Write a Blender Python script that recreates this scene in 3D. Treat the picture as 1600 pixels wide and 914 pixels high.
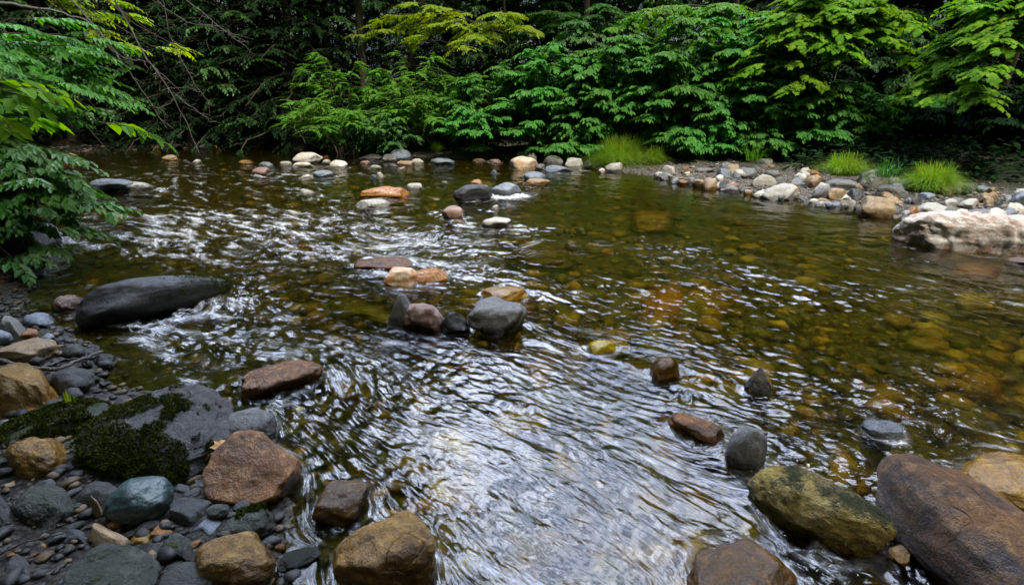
import bpy, math, random
import numpy as np
from mathutils import Vector
R = math.radians
scene = bpy.context.scene
for o in list(bpy.data.objects): bpy.data.objects.remove(o)
COL = scene.collection

# ------------------------------------------------------------------ camera, sky, sun, exposure
PITCH = R(21.0); CAMH = 1.6; FPX = 800.0
cam_d = bpy.data.cameras.new('camera'); cam = bpy.data.objects.new('camera', cam_d); COL.objects.link(cam)
cam.location = (0, 0, CAMH); cam.rotation_euler = (R(90) - PITCH, 0, 0)
cam_d.sensor_width = 36; cam_d.lens = 18.0; cam_d.clip_start = 0.05; cam_d.clip_end = 2000
scene.camera = cam

SUN_EL, SUN_AZ = 64.0, 142.0          # azimuth clockwise from +Y (straight ahead), seen from above
world = bpy.data.worlds.new("World"); scene.world = world; world.use_nodes = True
wn = world.node_tree; wn.nodes.clear()
sky = wn.nodes.new('ShaderNodeTexSky'); sky.sky_type = 'NISHITA'; sky.sun_disc = False
sky.sun_elevation = R(SUN_EL); sky.sun_rotation = R(SUN_AZ); sky.air_density = 1.0; sky.dust_density = 2.0
bg = wn.nodes.new('ShaderNodeBackground'); bg.inputs['Strength'].default_value = 0.12
wo = wn.nodes.new('ShaderNodeOutputWorld')
tc = wn.nodes.new('ShaderNodeTexCoord')
cn = wn.nodes.new('ShaderNodeTexNoise'); cn.inputs['Scale'].default_value = 4.5; cn.inputs['Detail'].default_value = 6
cr = wn.nodes.new('ShaderNodeValToRGB'); cr.color_ramp.elements[0].position = .36; cr.color_ramp.elements[1].position = .62
mx = wn.nodes.new('ShaderNodeMix'); mx.data_type = 'RGBA'
mx.inputs['B'].default_value = (7.6, 8.3, 10.2, 1)
wn.links.new(tc.outputs['Generated'], cn.inputs['Vector'])
wn.links.new(cn.outputs['Fac'], cr.inputs['Fac'])
wn.links.new(cr.outputs['Color'], mx.inputs['Factor'])
wn.links.new(sky.outputs['Color'], mx.inputs['A'])
# made-up bright cloud away from the sun, added to whiten the water's reflections
def wv(op, *a):
    x = wn.nodes.new('ShaderNodeVectorMath' if op in ('DOT_PRODUCT', 'NORMALIZE') else 'ShaderNodeMath'); x.operation = op
    for i_, q in enumerate(a):
        if isinstance(q, bpy.types.NodeSocket): wn.links.new(q, x.inputs[i_])
        else: x.inputs[i_].default_value = q
    return x
CL_EL, CL_AZ = 50.0, 0.0     # centre of the added bright cloud, over the far trees
_sd = (math.sin(R(CL_AZ)) * math.cos(R(CL_EL)), math.cos(R(CL_AZ)) * math.cos(R(CL_EL)), math.sin(R(CL_EL)))
dt = wv('DOT_PRODUCT', tc.outputs['Generated'], _sd).outputs['Value']
mr = wn.nodes.new('ShaderNodeMapRange'); mr.interpolation_type = 'SMOOTHSTEP'; mr.inputs[1].default_value = .86; mr.inputs[2].default_value = .985; mr.inputs[3].default_value = 0.26; mr.inputs[4].default_value = 19.0
wn.links.new(dt, mr.inputs[0])
vm = wn.nodes.new('ShaderNodeVectorMath'); vm.operation = 'SCALE'; wn.links.new(mx.outputs['Result'], vm.inputs[0]); wn.links.new(mr.outputs[0], vm.inputs['Scale'])
wn.links.new(vm.outputs[0], bg.inputs['Color'])
wn.links.new(bg.outputs['Background'], wo.inputs['Surface'])

sun_d = bpy.data.lights.new('sun', 'SUN'); sun = bpy.data.objects.new('sun', sun_d); COL.objects.link(sun)
sun_d.energy = 5.0; sun_d.angle = R(14); sun_d.color = (1.0, .95, .84)
sdir = Vector((math.sin(R(SUN_AZ)) * math.cos(R(SUN_EL)), math.cos(R(SUN_AZ)) * math.cos(R(SUN_EL)), math.sin(R(SUN_EL))))
sun.rotation_euler = sdir.to_track_quat('Z', 'Y').to_euler(); sun.location = (0, 0, 30)

vs = scene.view_settings
vs.view_transform = 'Standard'; vs.look = 'None'; vs.gamma = 1; vs.exposure = 0.15; vs.use_curve_mapping = False
cy = scene.cycles
cy.max_bounces = 8; cy.diffuse_bounces = 3; cy.glossy_bounces = 3; cy.transmission_bounces = 4; cy.transparent_max_bounces = 8
cy.caustics_reflective = False; cy.caustics_refractive = True; cy.blur_glossy = 0.0
cy.use_denoising = True; cy.sample_clamp_indirect = 6.0
scene.render.film_transparent = False

# ------------------------------------------------------------------ projection helpers
cp, sp = math.cos(PITCH), math.sin(PITCH)
def at(px, py, z=0.0):
    a = (px - 800) / FPX; b = (457 - py) / FPX
    dy = cp + b * sp; dz = -sp + b * cp
    t = (z - CAMH) / dz
    return np.array([a * t, dy * t, z])
def col_x(px, Y, z):                 # world X of a picture column at a given distance and height
    return (px - 800) / FPX * (Y * cp - (z - CAMH) * sp)
def row_z(py, Y):                    # world z of a picture row at distance Y
    b = (457 - py) / FPX
    return CAMH + Y * (b * cp - sp) / (cp + b * sp)
def project(V):
    z = V[:, 2] - CAMH
    dep = V[:, 1] * cp - z * sp; up = V[:, 1] * sp + z * cp
    return 800 + FPX * V[:, 0] / dep, 457 - FPX * up / dep

# ------------------------------------------------------------------ numpy noise
rs = np.random.RandomState(7)
_perm = np.concatenate([rs.permutation(256)] * 3)
_g3 = rs.normal(size=(256, 3)); _g3 /= np.linalg.norm(_g3, axis=1)[:, None]
def perlin(P):                       # P (n,3)
    P = np.asarray(P, dtype=np.float64); i = np.floor(P).astype(np.int64); f = P - i; i &= 255
    u = f * f * f * (f * (f * 6 - 15) + 10); out = 0
    for dx in (0, 1):
        wx = u[:, 0] if dx else 1 - u[:, 0]
        for dy in (0, 1):
            wy = u[:, 1] if dy else 1 - u[:, 1]
            for dz in (0, 1):
                wz = u[:, 2] if dz else 1 - u[:, 2]
                h = _perm[_perm[_perm[(i[:, 0] + dx) & 255] + ((i[:, 1] + dy) & 255)] + ((i[:, 2] + dz) & 255)]
                g = _g3[h]
                out = out + wx * wy * wz * (g[:, 0] * (f[:, 0] - dx) + g[:, 1] * (f[:, 1] - dy) + g[:, 2] * (f[:, 2] - dz))
    return out * 1.6
def fbm(P, oct=4, gain=.5):
    s = 0; a = 1.0; P = np.asarray(P, dtype=np.float64)
    for k in range(oct):
        s = s + a * perlin(P * (2.03 ** k) + 17.3 * k); a *= gain
    return s
def p2(x, y, s=1.0, z=0.0): return np.stack([x * s, y * s, np.full(x.shape, z)], -1)
def smooth(e0, e1, x):
    t = np.clip((x - e0) / (e1 - e0), 0, 1); return t * t * (3 - 2 * t)

# ------------------------------------------------------------------ objects and tags
def mesh_arr(name, V, F, mat=None, smooth_=True, uv=None):
    V = np.ascontiguousarray(V, dtype=np.float32).reshape(-1, 3)
    if not isinstance(F, list): F = [F]
    F = [np.asarray(f, dtype=np.int32) for f in F if len(f)]
    me = bpy.data.meshes.new(name)
    me.vertices.add(len(V)); me.vertices.foreach_set('co', V.ravel())
    loops = np.concatenate([f.ravel() for f in F]); sizes = np.concatenate([np.full(len(f), f.shape[1], np.int32) for f in F])
    starts = np.concatenate([[0], np.cumsum(sizes)[:-1]]).astype(np.int32)
    me.loops.add(len(loops)); me.loops.foreach_set('vertex_index', loops)
    me.polygons.add(len(sizes)); me.polygons.foreach_set('loop_start', starts); me.polygons.foreach_set('loop_total', sizes)
    me.polygons.foreach_set('use_smooth', np.full(len(sizes), smooth_, dtype=bool))
    if uv is not None:
        l = me.uv_layers.new(name='UVMap'); l.data.foreach_set('uv', np.ascontiguousarray(uv[loops], dtype=np.float32).ravel())
    me.update(); 
    if mat: me.materials.append(mat)
    return me
def link(name, data, parent=None, loc=(0, 0, 0), rot=(0, 0, 0), scale=(1, 1, 1)):
    o = bpy.data.objects.new(name, data); COL.objects.link(o); o.location = loc; o.rotation_euler = rot; o.scale = scale
    if parent: o.parent = parent
    return o
def tag(o, label=None, cat=None, group=None, kind=None):
    if label: o['label'] = label
    if cat: o['category'] = cat
    if group: o['group'] = group
    if kind: o['kind'] = kind
    return o
def copy_tree(o, parent=None):
    c = o.copy(); COL.objects.link(c); c.parent = parent
    for ch in list(o.children): copy_tree(ch, c)
    return c

# ------------------------------------------------------------------ node material helper
class NM:
    def __init__(s, name):
        s.m = bpy.data.materials.new(name); s.m.use_nodes = True; s.t = s.m.node_tree; s.t.nodes.clear()
        s.out = s.n('ShaderNodeOutputMaterial')
    def n(s, k, **kw):
        x = s.t.nodes.new(k)
        for a, b in kw.items(): setattr(x, a, b)
        return x
    def set(s, inp, v):
        if hasattr(v, 'is_linked') or isinstance(v, bpy.types.NodeSocket): s.t.links.new(v, inp)
        else:
            if isinstance(v, (tuple, list)) and len(v) == 3 and len(inp.default_value) == 4: v = tuple(v) + (1,)
            inp.default_value = v
    def noise(s, vec, scale, detail=4, rough=.55, dist=0):
        x = s.n('ShaderNodeTexNoise'); s.set(x.inputs['Scale'], scale); s.set(x.inputs['Detail'], detail)
        s.set(x.inputs['Roughness'], rough); s.set(x.inputs['Distortion'], dist)
        if vec is not None: s.set(x.inputs['Vector'], vec)
        return x.outputs['Fac']
    def voro(s, vec, scale, feature='F1', out='Distance'):
        x = s.n('ShaderNodeTexVoronoi', feature=feature); s.set(x.inputs['Scale'], scale)
        if vec is not None: s.set(x.inputs['Vector'], vec)
        return x.outputs[out]
    def mapr(s, v, a, b, c=0, d=1):
        x = s.n('ShaderNodeMapRange'); x.clamp = True
        s.set(x.inputs['Value'], v)
        for i, k in zip((1, 2, 3, 4), (a, b, c, d)): s.set(x.inputs[i], k)
        return x.outputs['Result']
    def math(s, op, a, b=0.0, clamp=False):
        x = s.n('ShaderNodeMath', operation=op); x.use_clamp = clamp
        s.set(x.inputs[0], a); s.set(x.inputs[1], b); return x.outputs[0]
    def mix(s, f, a, b, blend='MIX'):
        x = s.n('ShaderNodeMix', data_type='RGBA', blend_type=blend)
        s.set(x.inputs['Factor'], f); s.set(x.inputs['A'], a); s.set(x.inputs['B'], b); return x.outputs['Result']
    def hsv(s, col, h=.5, sat=1.0, v=1.0):
        x = s.n('ShaderNodeHueSaturation')
        s.set(x.inputs['Hue'], h); s.set(x.inputs['Saturation'], sat); s.set(x.inputs['Value'], v); s.set(x.inputs['Color'], col)
        return x.outputs['Color']
    def ramp(s, f, stops):
        x = s.n('ShaderNodeValToRGB'); e = x.color_ramp.elements
        while len(e) < len(stops): e.new(.5)
        for k, (p, c) in enumerate(stops): e[k].position = p; e[k].color = tuple(c) + (1,)
        s.set(x.inputs['Fac'], f); return x.outputs['Color']
    def bump(s, h, strength=.5, dist=.01, normal=None):
        x = s.n('ShaderNodeBump'); s.set(x.inputs['Strength'], strength); s.set(x.inputs['Distance'], dist); s.set(x.inputs['Height'], h)
        if normal is not None: s.set(x.inputs['Normal'], normal)
        return x.outputs['Normal']
    def principled(s, col, rough=.6, normal=None, spec=.5, **kw):
        x = s.n('ShaderNodeBsdfPrincipled'); s.set(x.inputs['Base Color'], col); s.set(x.inputs['Roughness'], rough)
        s.set(x.inputs['Specular IOR Level'], spec)
        if normal is not None: s.set(x.inputs['Normal'], normal)
        for k, v in kw.items(): s.set(x.inputs[k], v)
        return x.outputs['BSDF']
    def done(s, sh, vol=None):
        s.t.links.new(sh, s.out.inputs['Surface'])
        return s.m

# ------------------------------------------------------------------ materials: stone
def rock_mat(name, c1, c2, c3=None, moss=0.0, moss_col=(.06, .075, .008), rough=.55, veins=0.0, vein_col=(.6, .58, .52), speck=.3,
             wet_h=.085, wet_dark=.42, bumps=1.0, scale=1.0, pits=0.0, cracks=0.3, mottle=1.0):
    m = NM(name)
    tcn = m.n('ShaderNodeTexCoord'); obj = tcn.outputs['Object']
    inf = m.n('ShaderNodeObjectInfo'); rnd = inf.outputs['Random']
    off = m.n('ShaderNodeVectorMath', operation='ADD'); m.set(off.inputs[0], obj)
    cx = m.n('ShaderNodeCombineXYZ'); m.set(cx.inputs[0], m.math('MULTIPLY', rnd, 37.0)); m.set(cx.inputs[1], m.math('MULTIPLY', rnd, 11.0))
    m.set(off.inputs[1], cx.outputs[0]); v = off.outputs[0]
    big = m.noise(v, 4.5 * scale, 5, .6, .6); mid = m.noise(v, 18 * scale, 6, .65, .3); fine = m.noise(v, 90 * scale, 5, .7)
    grain = m.noise(v, 320, 3, .7)
    col = m.mix(m.mapr(big, .35, .65), c1, c2)
    if c3: col = m.mix(m.mapr(mid, .5, .68), col, c3)
    col = m.mix(m.mapr(fine, .36, .64, 0, .7 * mottle), col, m.hsv(col, .5, .9, .4)); col = m.mix(m.mapr(m.noise(v, 9 * scale, 5, .65, .4),   .5, .66, 0, .6 * mottle), col, m.hsv(col, .49, 1.1, .5))
    # mineral specks and dark pits
    sv = m.voro(v, 150)
    col = m.mix(m.math('MULTIPLY', m.mapr(sv, .16, .06), speck), col, (.62, .6, .52))
    pit = m.mapr(m.voro(v, 60), .05, .2)
    col = m.mix(m.mapr(grain, .35, .65, .0, .35), col, m.hsv(col, .5, 1, 1.7))
    # cracks: thin distorted contour lines
    cw = m.noise(v, 2.6 * scale, 3, .45, .25)
    crack = m.mapr(m.math('ABSOLUTE', m.math('SUBTRACT', cw, .5)), 0, .006)
    cm = m.mapr(m.noise(v, 3 * scale, 2), .48, .56)
    crack = m.math('MAXIMUM', crack, m.math('SUBTRACT', 1.0, m.math('MULTIPLY', cm, cracks)))
    col = m.mix(m.mapr(crack, 0, 1, .35, 0), col, m.hsv(col, .5, 1, .25))
    if veins:
        wv = m.n('ShaderNodeTexWave', wave_type='BANDS', bands_direction='X'); m.set(wv.inputs['Scale'], 1.1); m.set(wv.inputs['Distortion'], 11.0)
        m.set(wv.inputs['Detail'], 4); m.set(wv.inputs['Vector'], v)
        col = m.mix(m.math('MULTIPLY', m.math('MULTIPLY', m.mapr(wv.outputs['Fac'], .55, .95), m.mapr(m.noise(v, 2.5, 4), .42, .6)), veins * 1.4, True), col, vein_col)
    h = m.math('ADD', m.math('MULTIPLY', fine, .5), m.math('MULTIPLY', mid, 1.2))
    h = m.math('ADD', h, m.math('MULTIPLY', grain, .22))
    h = m.math('ADD', h, m.math('MULTIPLY', crack, .5))
    if pits: h = m.math('ADD', h, m.math('MULTIPLY', pit, pits))
    geo = m.n('ShaderNodeNewGeometry'); sx = m.n('ShaderNodeSeparateXYZ'); m.set(sx.inputs[0], geo.outputs['Position'])
    sn = m.n('ShaderNodeSeparateXYZ'); m.set(sn.inputs[0], geo.outputs['Normal'])
    rgh = m.mapr(mid, .3, .7, rough - .12, rough + .12)
    if moss:
        mm = m.math('ADD', m.math('MULTIPLY', m.noise(v, 6, 6, .7), 1.3), m.math('MULTIPLY', sn.outputs[2], .28))
        mk = m.mapr(mm, 1.12 - moss * .55, 1.2 - moss * .5)
        mc = m.mix(m.noise(v, 60, 3), moss_col, (moss_col[0] * .35, moss_col[1] * .45, moss_col[2] * .4))
        col = m.mix(mk, col, mc); rgh = m.mix(mk, rgh, (.95, .95, .95))
        h = m.math('ADD', h, m.math('MULTIPLY', mk, m.math('MULTIPLY', m.noise(v, 140, 4, .8), 1.5)))
    # the wet band just above the water
    edge = m.math('ADD', sx.outputs[2], m.math('MULTIPLY', m.math('SUBTRACT', m.noise(geo.outputs['Position'], 9, 3), .5), .09))
    wet = m.mapr(edge, wet_h, wet_h - .025)
    col = m.mix(wet, col, m.hsv(col, .5, 1.25, wet_dark))
    rgh = m.mix(wet, rgh, (.16, .16, .16))
    nrm = m.bump(h, .95 * bumps, .018)
    return m.done(m.principled(col, rgh, nrm, .5))

RM = dict(
 grey=rock_mat('stone_grey', (.17, .17, .16), (.11, .105, .10), (.26, .25, .23), speck=.3),
 dark=rock_mat('stone_dark', (.025, .027, .026), (.042, .042, .038), (.04, .035, .022), rough=.5, speck=.35, bumps=.8),
 black=rock_mat('stone_black', (.022, .023, .025), (.042, .043, .043), (.03, .03, .03), rough=.62, speck=.12, bumps=.5, pits=.5, wet_h=.035),
 teal=rock_mat('stone_teal', (.045, .085, .08), (.03, .055, .055), (.06, .09, .085), rough=.34, speck=.5, bumps=.35, cracks=.0),
 darkgreen=rock_mat('stone_dark_green', (.025, .034, .022), (.045, .052, .038), (.07, .075, .06), moss=.25, rough=.4, speck=.5),
 white=rock_mat('stone_white', (.62, .58, .50), (.48, .42, .34), (.75, .72, .66), rough=.6, speck=.1, mottle=.35),
 pale=rock_mat('stone_pale', (.42, .40, .35), (.34, .31, .26), (.52, .49, .43), rough=.6, speck=.25, mottle=.6),
 blue=rock_mat('stone_blue_grey', (.19, .22, .26), (.13, .15, .18), (.28, .30, .33), rough=.5, speck=.2, bumps=.6),
 tan=rock_mat('stone_tan', (.34, .23, .11), (.24, .15, .07), (.42, .33, .20), rough=.5, speck=.2, bumps=.7),
 gold=rock_mat('stone_gold', (.32, .165, .016), (.15, .07, .01), (.40, .25, .06), rough=.24, speck=.2, bumps=.75, moss=.08),
 golddry=rock_mat('stone_gold_brown', (.29, .155, .022), (.12, .06, .012), (.38, .23, .06), rough=.28, speck=.2, bumps=.8, cracks=.9),
 mossy_gold=rock_mat('stone_mossy_gold', (.40, .29, .04), (.18, .11, .02), (.50, .40, .10), rough=.45, speck=.5, bumps=1.5, moss=.38, moss_col=(.13, .13, .015), pits=.6),
 brown=rock_mat('stone_brown', (.33, .13, .02), (.13, .05, .012), (.42, .21, .07), rough=.22, speck=.25, bumps=.8, wet_h=.08),
 browngrey=rock_mat('stone_brown_grey', (.22, .10, .03), (.045, .033, .032), (.28, .155, .06), rough=.38, speck=.35, bumps=1.25, cracks=.5, pits=.4),
 pink=rock_mat('stone_pink', (.34, .21, .16), (.25, .15, .12), (.42, .31, .26), rough=.5, speck=.25),
 orange=rock_mat('stone_orange', (.48, .20, .05), (.30, .12, .035), (.58, .42, .24), rough=.3, speck=.1, bumps=.6, wet_dark=.7),
 whiteorange=rock_mat('stone_white_orange', (.60, .50, .38), (.50, .25, .09), (.70, .66, .58), rough=.4, speck=.1, bumps=.7, wet_dark=.7, mottle=.4),
 amber=rock_mat('stone_amber_wet', (.30, .15, .015), (.16, .08, .01), (.36, .22, .03), rough=.2, speck=.1, bumps=.5, wet_h=.5, wet_dark=.8),
 yellow=rock_mat('stone_yellow_wet', (.36, .26, .035), (.17, .13, .02), (.50, .40, .12), rough=.3, speck=.1, bumps=.5, wet_h=.5, wet_dark=.85),
 wetdark=rock_mat('stone_wet_dark', (.11, .055, .018), (.05, .03, .014), (.18, .10, .035), rough=.12, speck=.2, bumps=.6, wet_h=.6, wet_dark=.8),
 slab=rock_mat('stone_mossy_slab', (.085, .083, .082), (.05, .048, .048), (.13, .122, .115), rough=.3, speck=.3, bumps=1.1, moss=.02, cracks=1.0),
 veined=rock_mat('stone_white_veined', (.80, .74, .68), (.42, .25, .17), (.86, .84, .80), rough=.5, speck=.1, bumps=1.3, veins=.5, vein_col=(.24, .15, .09), moss=.12, moss_col=(.16, .13, .03), pits=.6, wet_h=.12, wet_dark=.6, cracks=1.0, mottle=.4),
 olive=rock_mat('stone_olive_wet', (.13, .115, .03), (.08, .075, .025), (.20, .17, .05), rough=.2, speck=.1, bumps=.5, wet_h=.5, wet_dark=.9),
 mossgrey=rock_mat('stone_moss_grey', (.27, .26, .22), (.19, .18, .15), (.40, .38, .34), moss=.5, moss_col=(.10, .13, .02), rough=.6, speck=.2, bumps=1.2),
)

# ------------------------------------------------------------------ terrain
RIVER = [tuple(at(*p)[:2]) for p in ((60, 238), (250, 233), (420, 229), (500, 229), (560, 238), (650, 245), (740, 249), (820, 248), (870, 256),
         (930, 264), (1000, 271), (1060, 286), (1150, 298), (1230, 309), (1330, 327), (1420, 338), (1600, 348))]
RIVER = [(-34, 15.5)] + RIVER + [(9.5, 5.0), (13, 1.0), (15, -9), (-.6, -9), (-.75, .5)]
RIVER += [tuple(at(*p)[:2]) for p in ((400, 914), (455, 860), (430, 800), (300, 760), (330, 700), (345, 650), (160, 600), (160, 550), (60, 480), (60, 430), (0, 400))]
RIVER += [(-8.8, 7.6), (-13, 10.3), (-34, 11)]
RIVER = np.array(RIVER)
def river_sd(x, y):                  # signed distance to the river's edge, positive on land
    P = np.stack([x, y], -1); n = len(RIVER); d = np.full(x.shape, 1e9); inside = np.zeros(x.shape, bool)
    for i in range(n):
        a = RIVER[i]; b = RIVER[(i + 1) % n]; e = b - a; w = P - a
        t = np.clip((w @ e) / (e @ e), 0, 1); q = w - t[..., None] * e; d = np.minimum(d, (q * q).sum(-1))
        c = ((a[1] > y) != (b[1] > y)) & (x < (b[0] - a[0]) * (y - a[1]) / (b[1] - a[1] + 1e-12) + a[0]); inside ^= c
    d = np.sqrt(d); return np.where(inside, -d, d)
POOL = at(1050, 345)
def ground_h(x, y):
    x = np.asarray(x, float); y = np.asarray(y, float)
    sd = river_sd(x, y) + .18 * perlin(p2(x, y, .9)) + .06 * perlin(p2(x, y, 3.1, 4))
    d = np.maximum(sd, 0); i = np.maximum(-sd, 0)
    w = np.where(y > 5.5, np.where(x > -1, 2.6, .6), .5)
    s2 = np.where(y > 5.5, .33 - .16 * smooth(-5, 3, x), .20)
    s2 = s2 + (.35 - s2) * smooth(-3.5, -5, x) * smooth(13, 11, y)
    far = np.minimum(np.maximum(d - w, 0), 45)
    up = .07 * np.minimum(d, w) + s2 * far + .05 * smooth(0, .25, d)
    up = up + smooth(.3, 3, d) * .18 * fbm(p2(x, y, .45, 2), 3) + smooth(0, .4, d) * .03 * fbm(p2(x, y, 2.5, 2), 3)
    pool = np.exp(-(((x - POOL[0]) / 2.6) ** 2 + ((y - POOL[1]) / 1.7) ** 2))
    dn = -(.02 + .20 * smooth(0, 1.2, i) + .10 * pool) + .035 * fbm(p2(x, y, 1.3, 9), 3) * smooth(0, .5, i) + .01 * fbm(p2(x, y, 7, 5), 2)
    return np.where(sd > 0, up, np.minimum(dn, -.012))
def gh(x, y): return float(ground_h(np.array([x]), np.array([y]))[0])

def polar_grid(r0, r1, nr, t0, t1, nt, wrap=False):
    r = r0 * (r1 / r0) ** (np.arange(nr) / (nr - 1)); t = t0 + (t1 - t0) * np.arange(nt) / (nt if wrap else nt - 1)
    RR, TT = np.meshgrid(r, t, indexing='ij'); x = (RR * np.sin(TT)).ravel(); y = (RR * np.cos(TT)).ravel()
    i = np.arange(nr - 1)[:, None]; j = np.arange(nt if wrap else nt - 1)[None, :]; j2 = (j + 1) % nt
    F = np.stack([(i * nt + j), ((i + 1) * nt + j), ((i + 1) * nt + j2), (i * nt + j2)], -1).reshape(-1, 4)[:, ::-1]
    return x, y, F
gx, gy, gF = polar_grid(.25, 160, 560, 0, 2 * math.pi, 720, True)
gz = ground_h(gx, gy)
gV = np.stack([gx, gy, gz], -1)
gV = np.vstack([gV, [[0, 0, gh(0, 0)]]]); c0 = len(gV) - 1
capF = np.array([[c0, j, (j + 1) % 720] for j in range(720)])[:, [0, 2, 1]]
m = NM('ground_soil')
geo = m.n('ShaderNodeNewGeometry'); pos = geo.outputs['Position']; sx = m.n('ShaderNodeSeparateXYZ'); m.set(sx.inputs[0], pos)
n1 = m.noise(pos, 1.2, 5, .6); n2 = m.noise(pos, 9, 5, .65); n3 = m.noise(pos, 60, 4, .7)
vc = m.voro(pos, 16, 'F1', 'Color'); vd = m.voro(pos, 16, 'F1', 'Distance')
vc2 = m.voro(pos, 45, 'F1', 'Color'); vd2 = m.voro(pos, 45, 'F1', 'Distance')
sep = m.n('ShaderNodeSeparateColor'); m.set(sep.inputs[0], vc); sep2 = m.n('ShaderNodeSeparateColor'); m.set(sep2.inputs[0], vc2)
stops = [(0, (.015, .014, .005)), (.35, (.045, .035, .009)), (.55, (.028, .034, .009)), (.75, (.12, .07, .014)), (.87, (.04, .038, .02)), (1, (.36, .22, .05))]
bed = m.mix(m.mapr(n2, .4, .6), m.ramp(sep.outputs[0], stops), m.ramp(sep2.outputs[0], stops))
bed = m.mix(m.mapr(vd, .3, .62), bed, (.03, .026, .012))
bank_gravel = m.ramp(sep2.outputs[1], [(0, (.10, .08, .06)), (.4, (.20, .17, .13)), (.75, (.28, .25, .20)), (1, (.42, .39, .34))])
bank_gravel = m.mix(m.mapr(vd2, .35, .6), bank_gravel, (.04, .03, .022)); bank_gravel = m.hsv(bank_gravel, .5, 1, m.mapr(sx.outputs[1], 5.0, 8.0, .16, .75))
litter = m.mix(n3, (.014, .011, .007), (.045, .028, .015)); litter = m.mix(m.mapr(n1, .42, .55), litter, (.012, .020, .005))
hz = m.math('ADD', sx.outputs[2], m.math('MULTIPLY', m.math('SUBTRACT', n2, .5), .16))
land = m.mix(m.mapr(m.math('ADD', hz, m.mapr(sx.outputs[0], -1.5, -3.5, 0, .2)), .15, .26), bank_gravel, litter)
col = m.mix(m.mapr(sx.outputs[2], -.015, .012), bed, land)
hh = m.math('ADD', m.math('MULTIPLY', vd, -.8), m.math('ADD', m.math('MULTIPLY', vd2, -.4), m.math('MULTIPLY', n3, .4)))
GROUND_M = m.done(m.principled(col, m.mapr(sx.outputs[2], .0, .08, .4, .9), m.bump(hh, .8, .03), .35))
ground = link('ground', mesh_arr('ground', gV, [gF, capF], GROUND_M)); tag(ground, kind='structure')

# ------------------------------------------------------------------ stones
import bmesh
_ico = {}
def ico(n):
    if n not in _ico:
        bm = bmesh.new(); bmesh.ops.create_icosphere(bm, subdivisions=n, radius=1)
        bm.verts.ensure_lookup_table()
        _ico[n] = (np.array([v.co[:] for v in bm.verts]), np.array([[v.index for v in f.verts] for f in bm.faces]))
        bm.free()
    return _ico[n]
def rock_shape(level, seed, depth=.8, hgt=.62, p=2.5, cuts=5, cutd=(.62, .9), rough=.5, taper=0.0, point=0.0, lump=.12, ribs=0.0, flat_top=None):
    V, F = ico(level); V = V.copy(); r = np.random.RandomState(seed)
    V /= ((np.abs(V) ** p).sum(1) ** (1 / p))[:, None]
    for k in range(cuts):
        n = r.normal(size=3); n[2] *= .7; n /= np.linalg.norm(n); d = r.uniform(*cutd)
        ex = V @ n - d; ex = np.where(ex > -.06, (ex + .06) ** 2 / (4 * .06), 0) * (ex < .06) + np.where(ex >= .06, ex, 0)
        V -= (ex * .9)[:, None] * n
    if flat_top:
        n = np.array(flat_top[:3]); n /= np.linalg.norm(n); ex = np.maximum(V @ n - flat_top[3], 0); V -= (ex * .93)[:, None] * n
    o = seed * 3.7
    V *= (1 + lump * fbm(V * 1.1 + o, 2))[:, None]
    if level >= 4: V *= (1 + rough * (.05 * fbm(V * 3.3 + o, 3) - .045 * np.abs(perlin(V * 2.1 + o + 5))))[:, None]
    if level >= 5: V *= (1 + rough * .016 * fbm(V * 11 + o, 3))[:, None]
    if ribs:
        V *= (1 + ribs * np.abs(perlin(np.stack([V[:, 0] * 5.5 + .6 * V[:, 2], V[:, 1] * .8, V[:, 2] * .7], -1) + o)))[:, None]
    if taper:
        k = 1 - taper * (V[:, 0] * .5 + .5); V[:, 1] *= k; V[:, 2] *= k
    if point:
        k = 1 - point * np.clip(V[:, 2] * .5 + .5, 0, 1.05); V[:, 0] *= k; V[:, 1] *= k
    V[:, 1] *= depth; V[:, 2] *= hgt
    return V, F

EMERGED = []     # (x, y, radius) of the stones that break the surface, for the flow
MOSS = NM('moss_fronds'); _i = MOSS.n('ShaderNodeNewGeometry').outputs['Random Per Island']
MOSS_M = MOSS.done(MOSS.principled(MOSS.mix(_i, (.018, .030, .003), (.085, .105, .010)), .9, None, .1))

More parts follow.
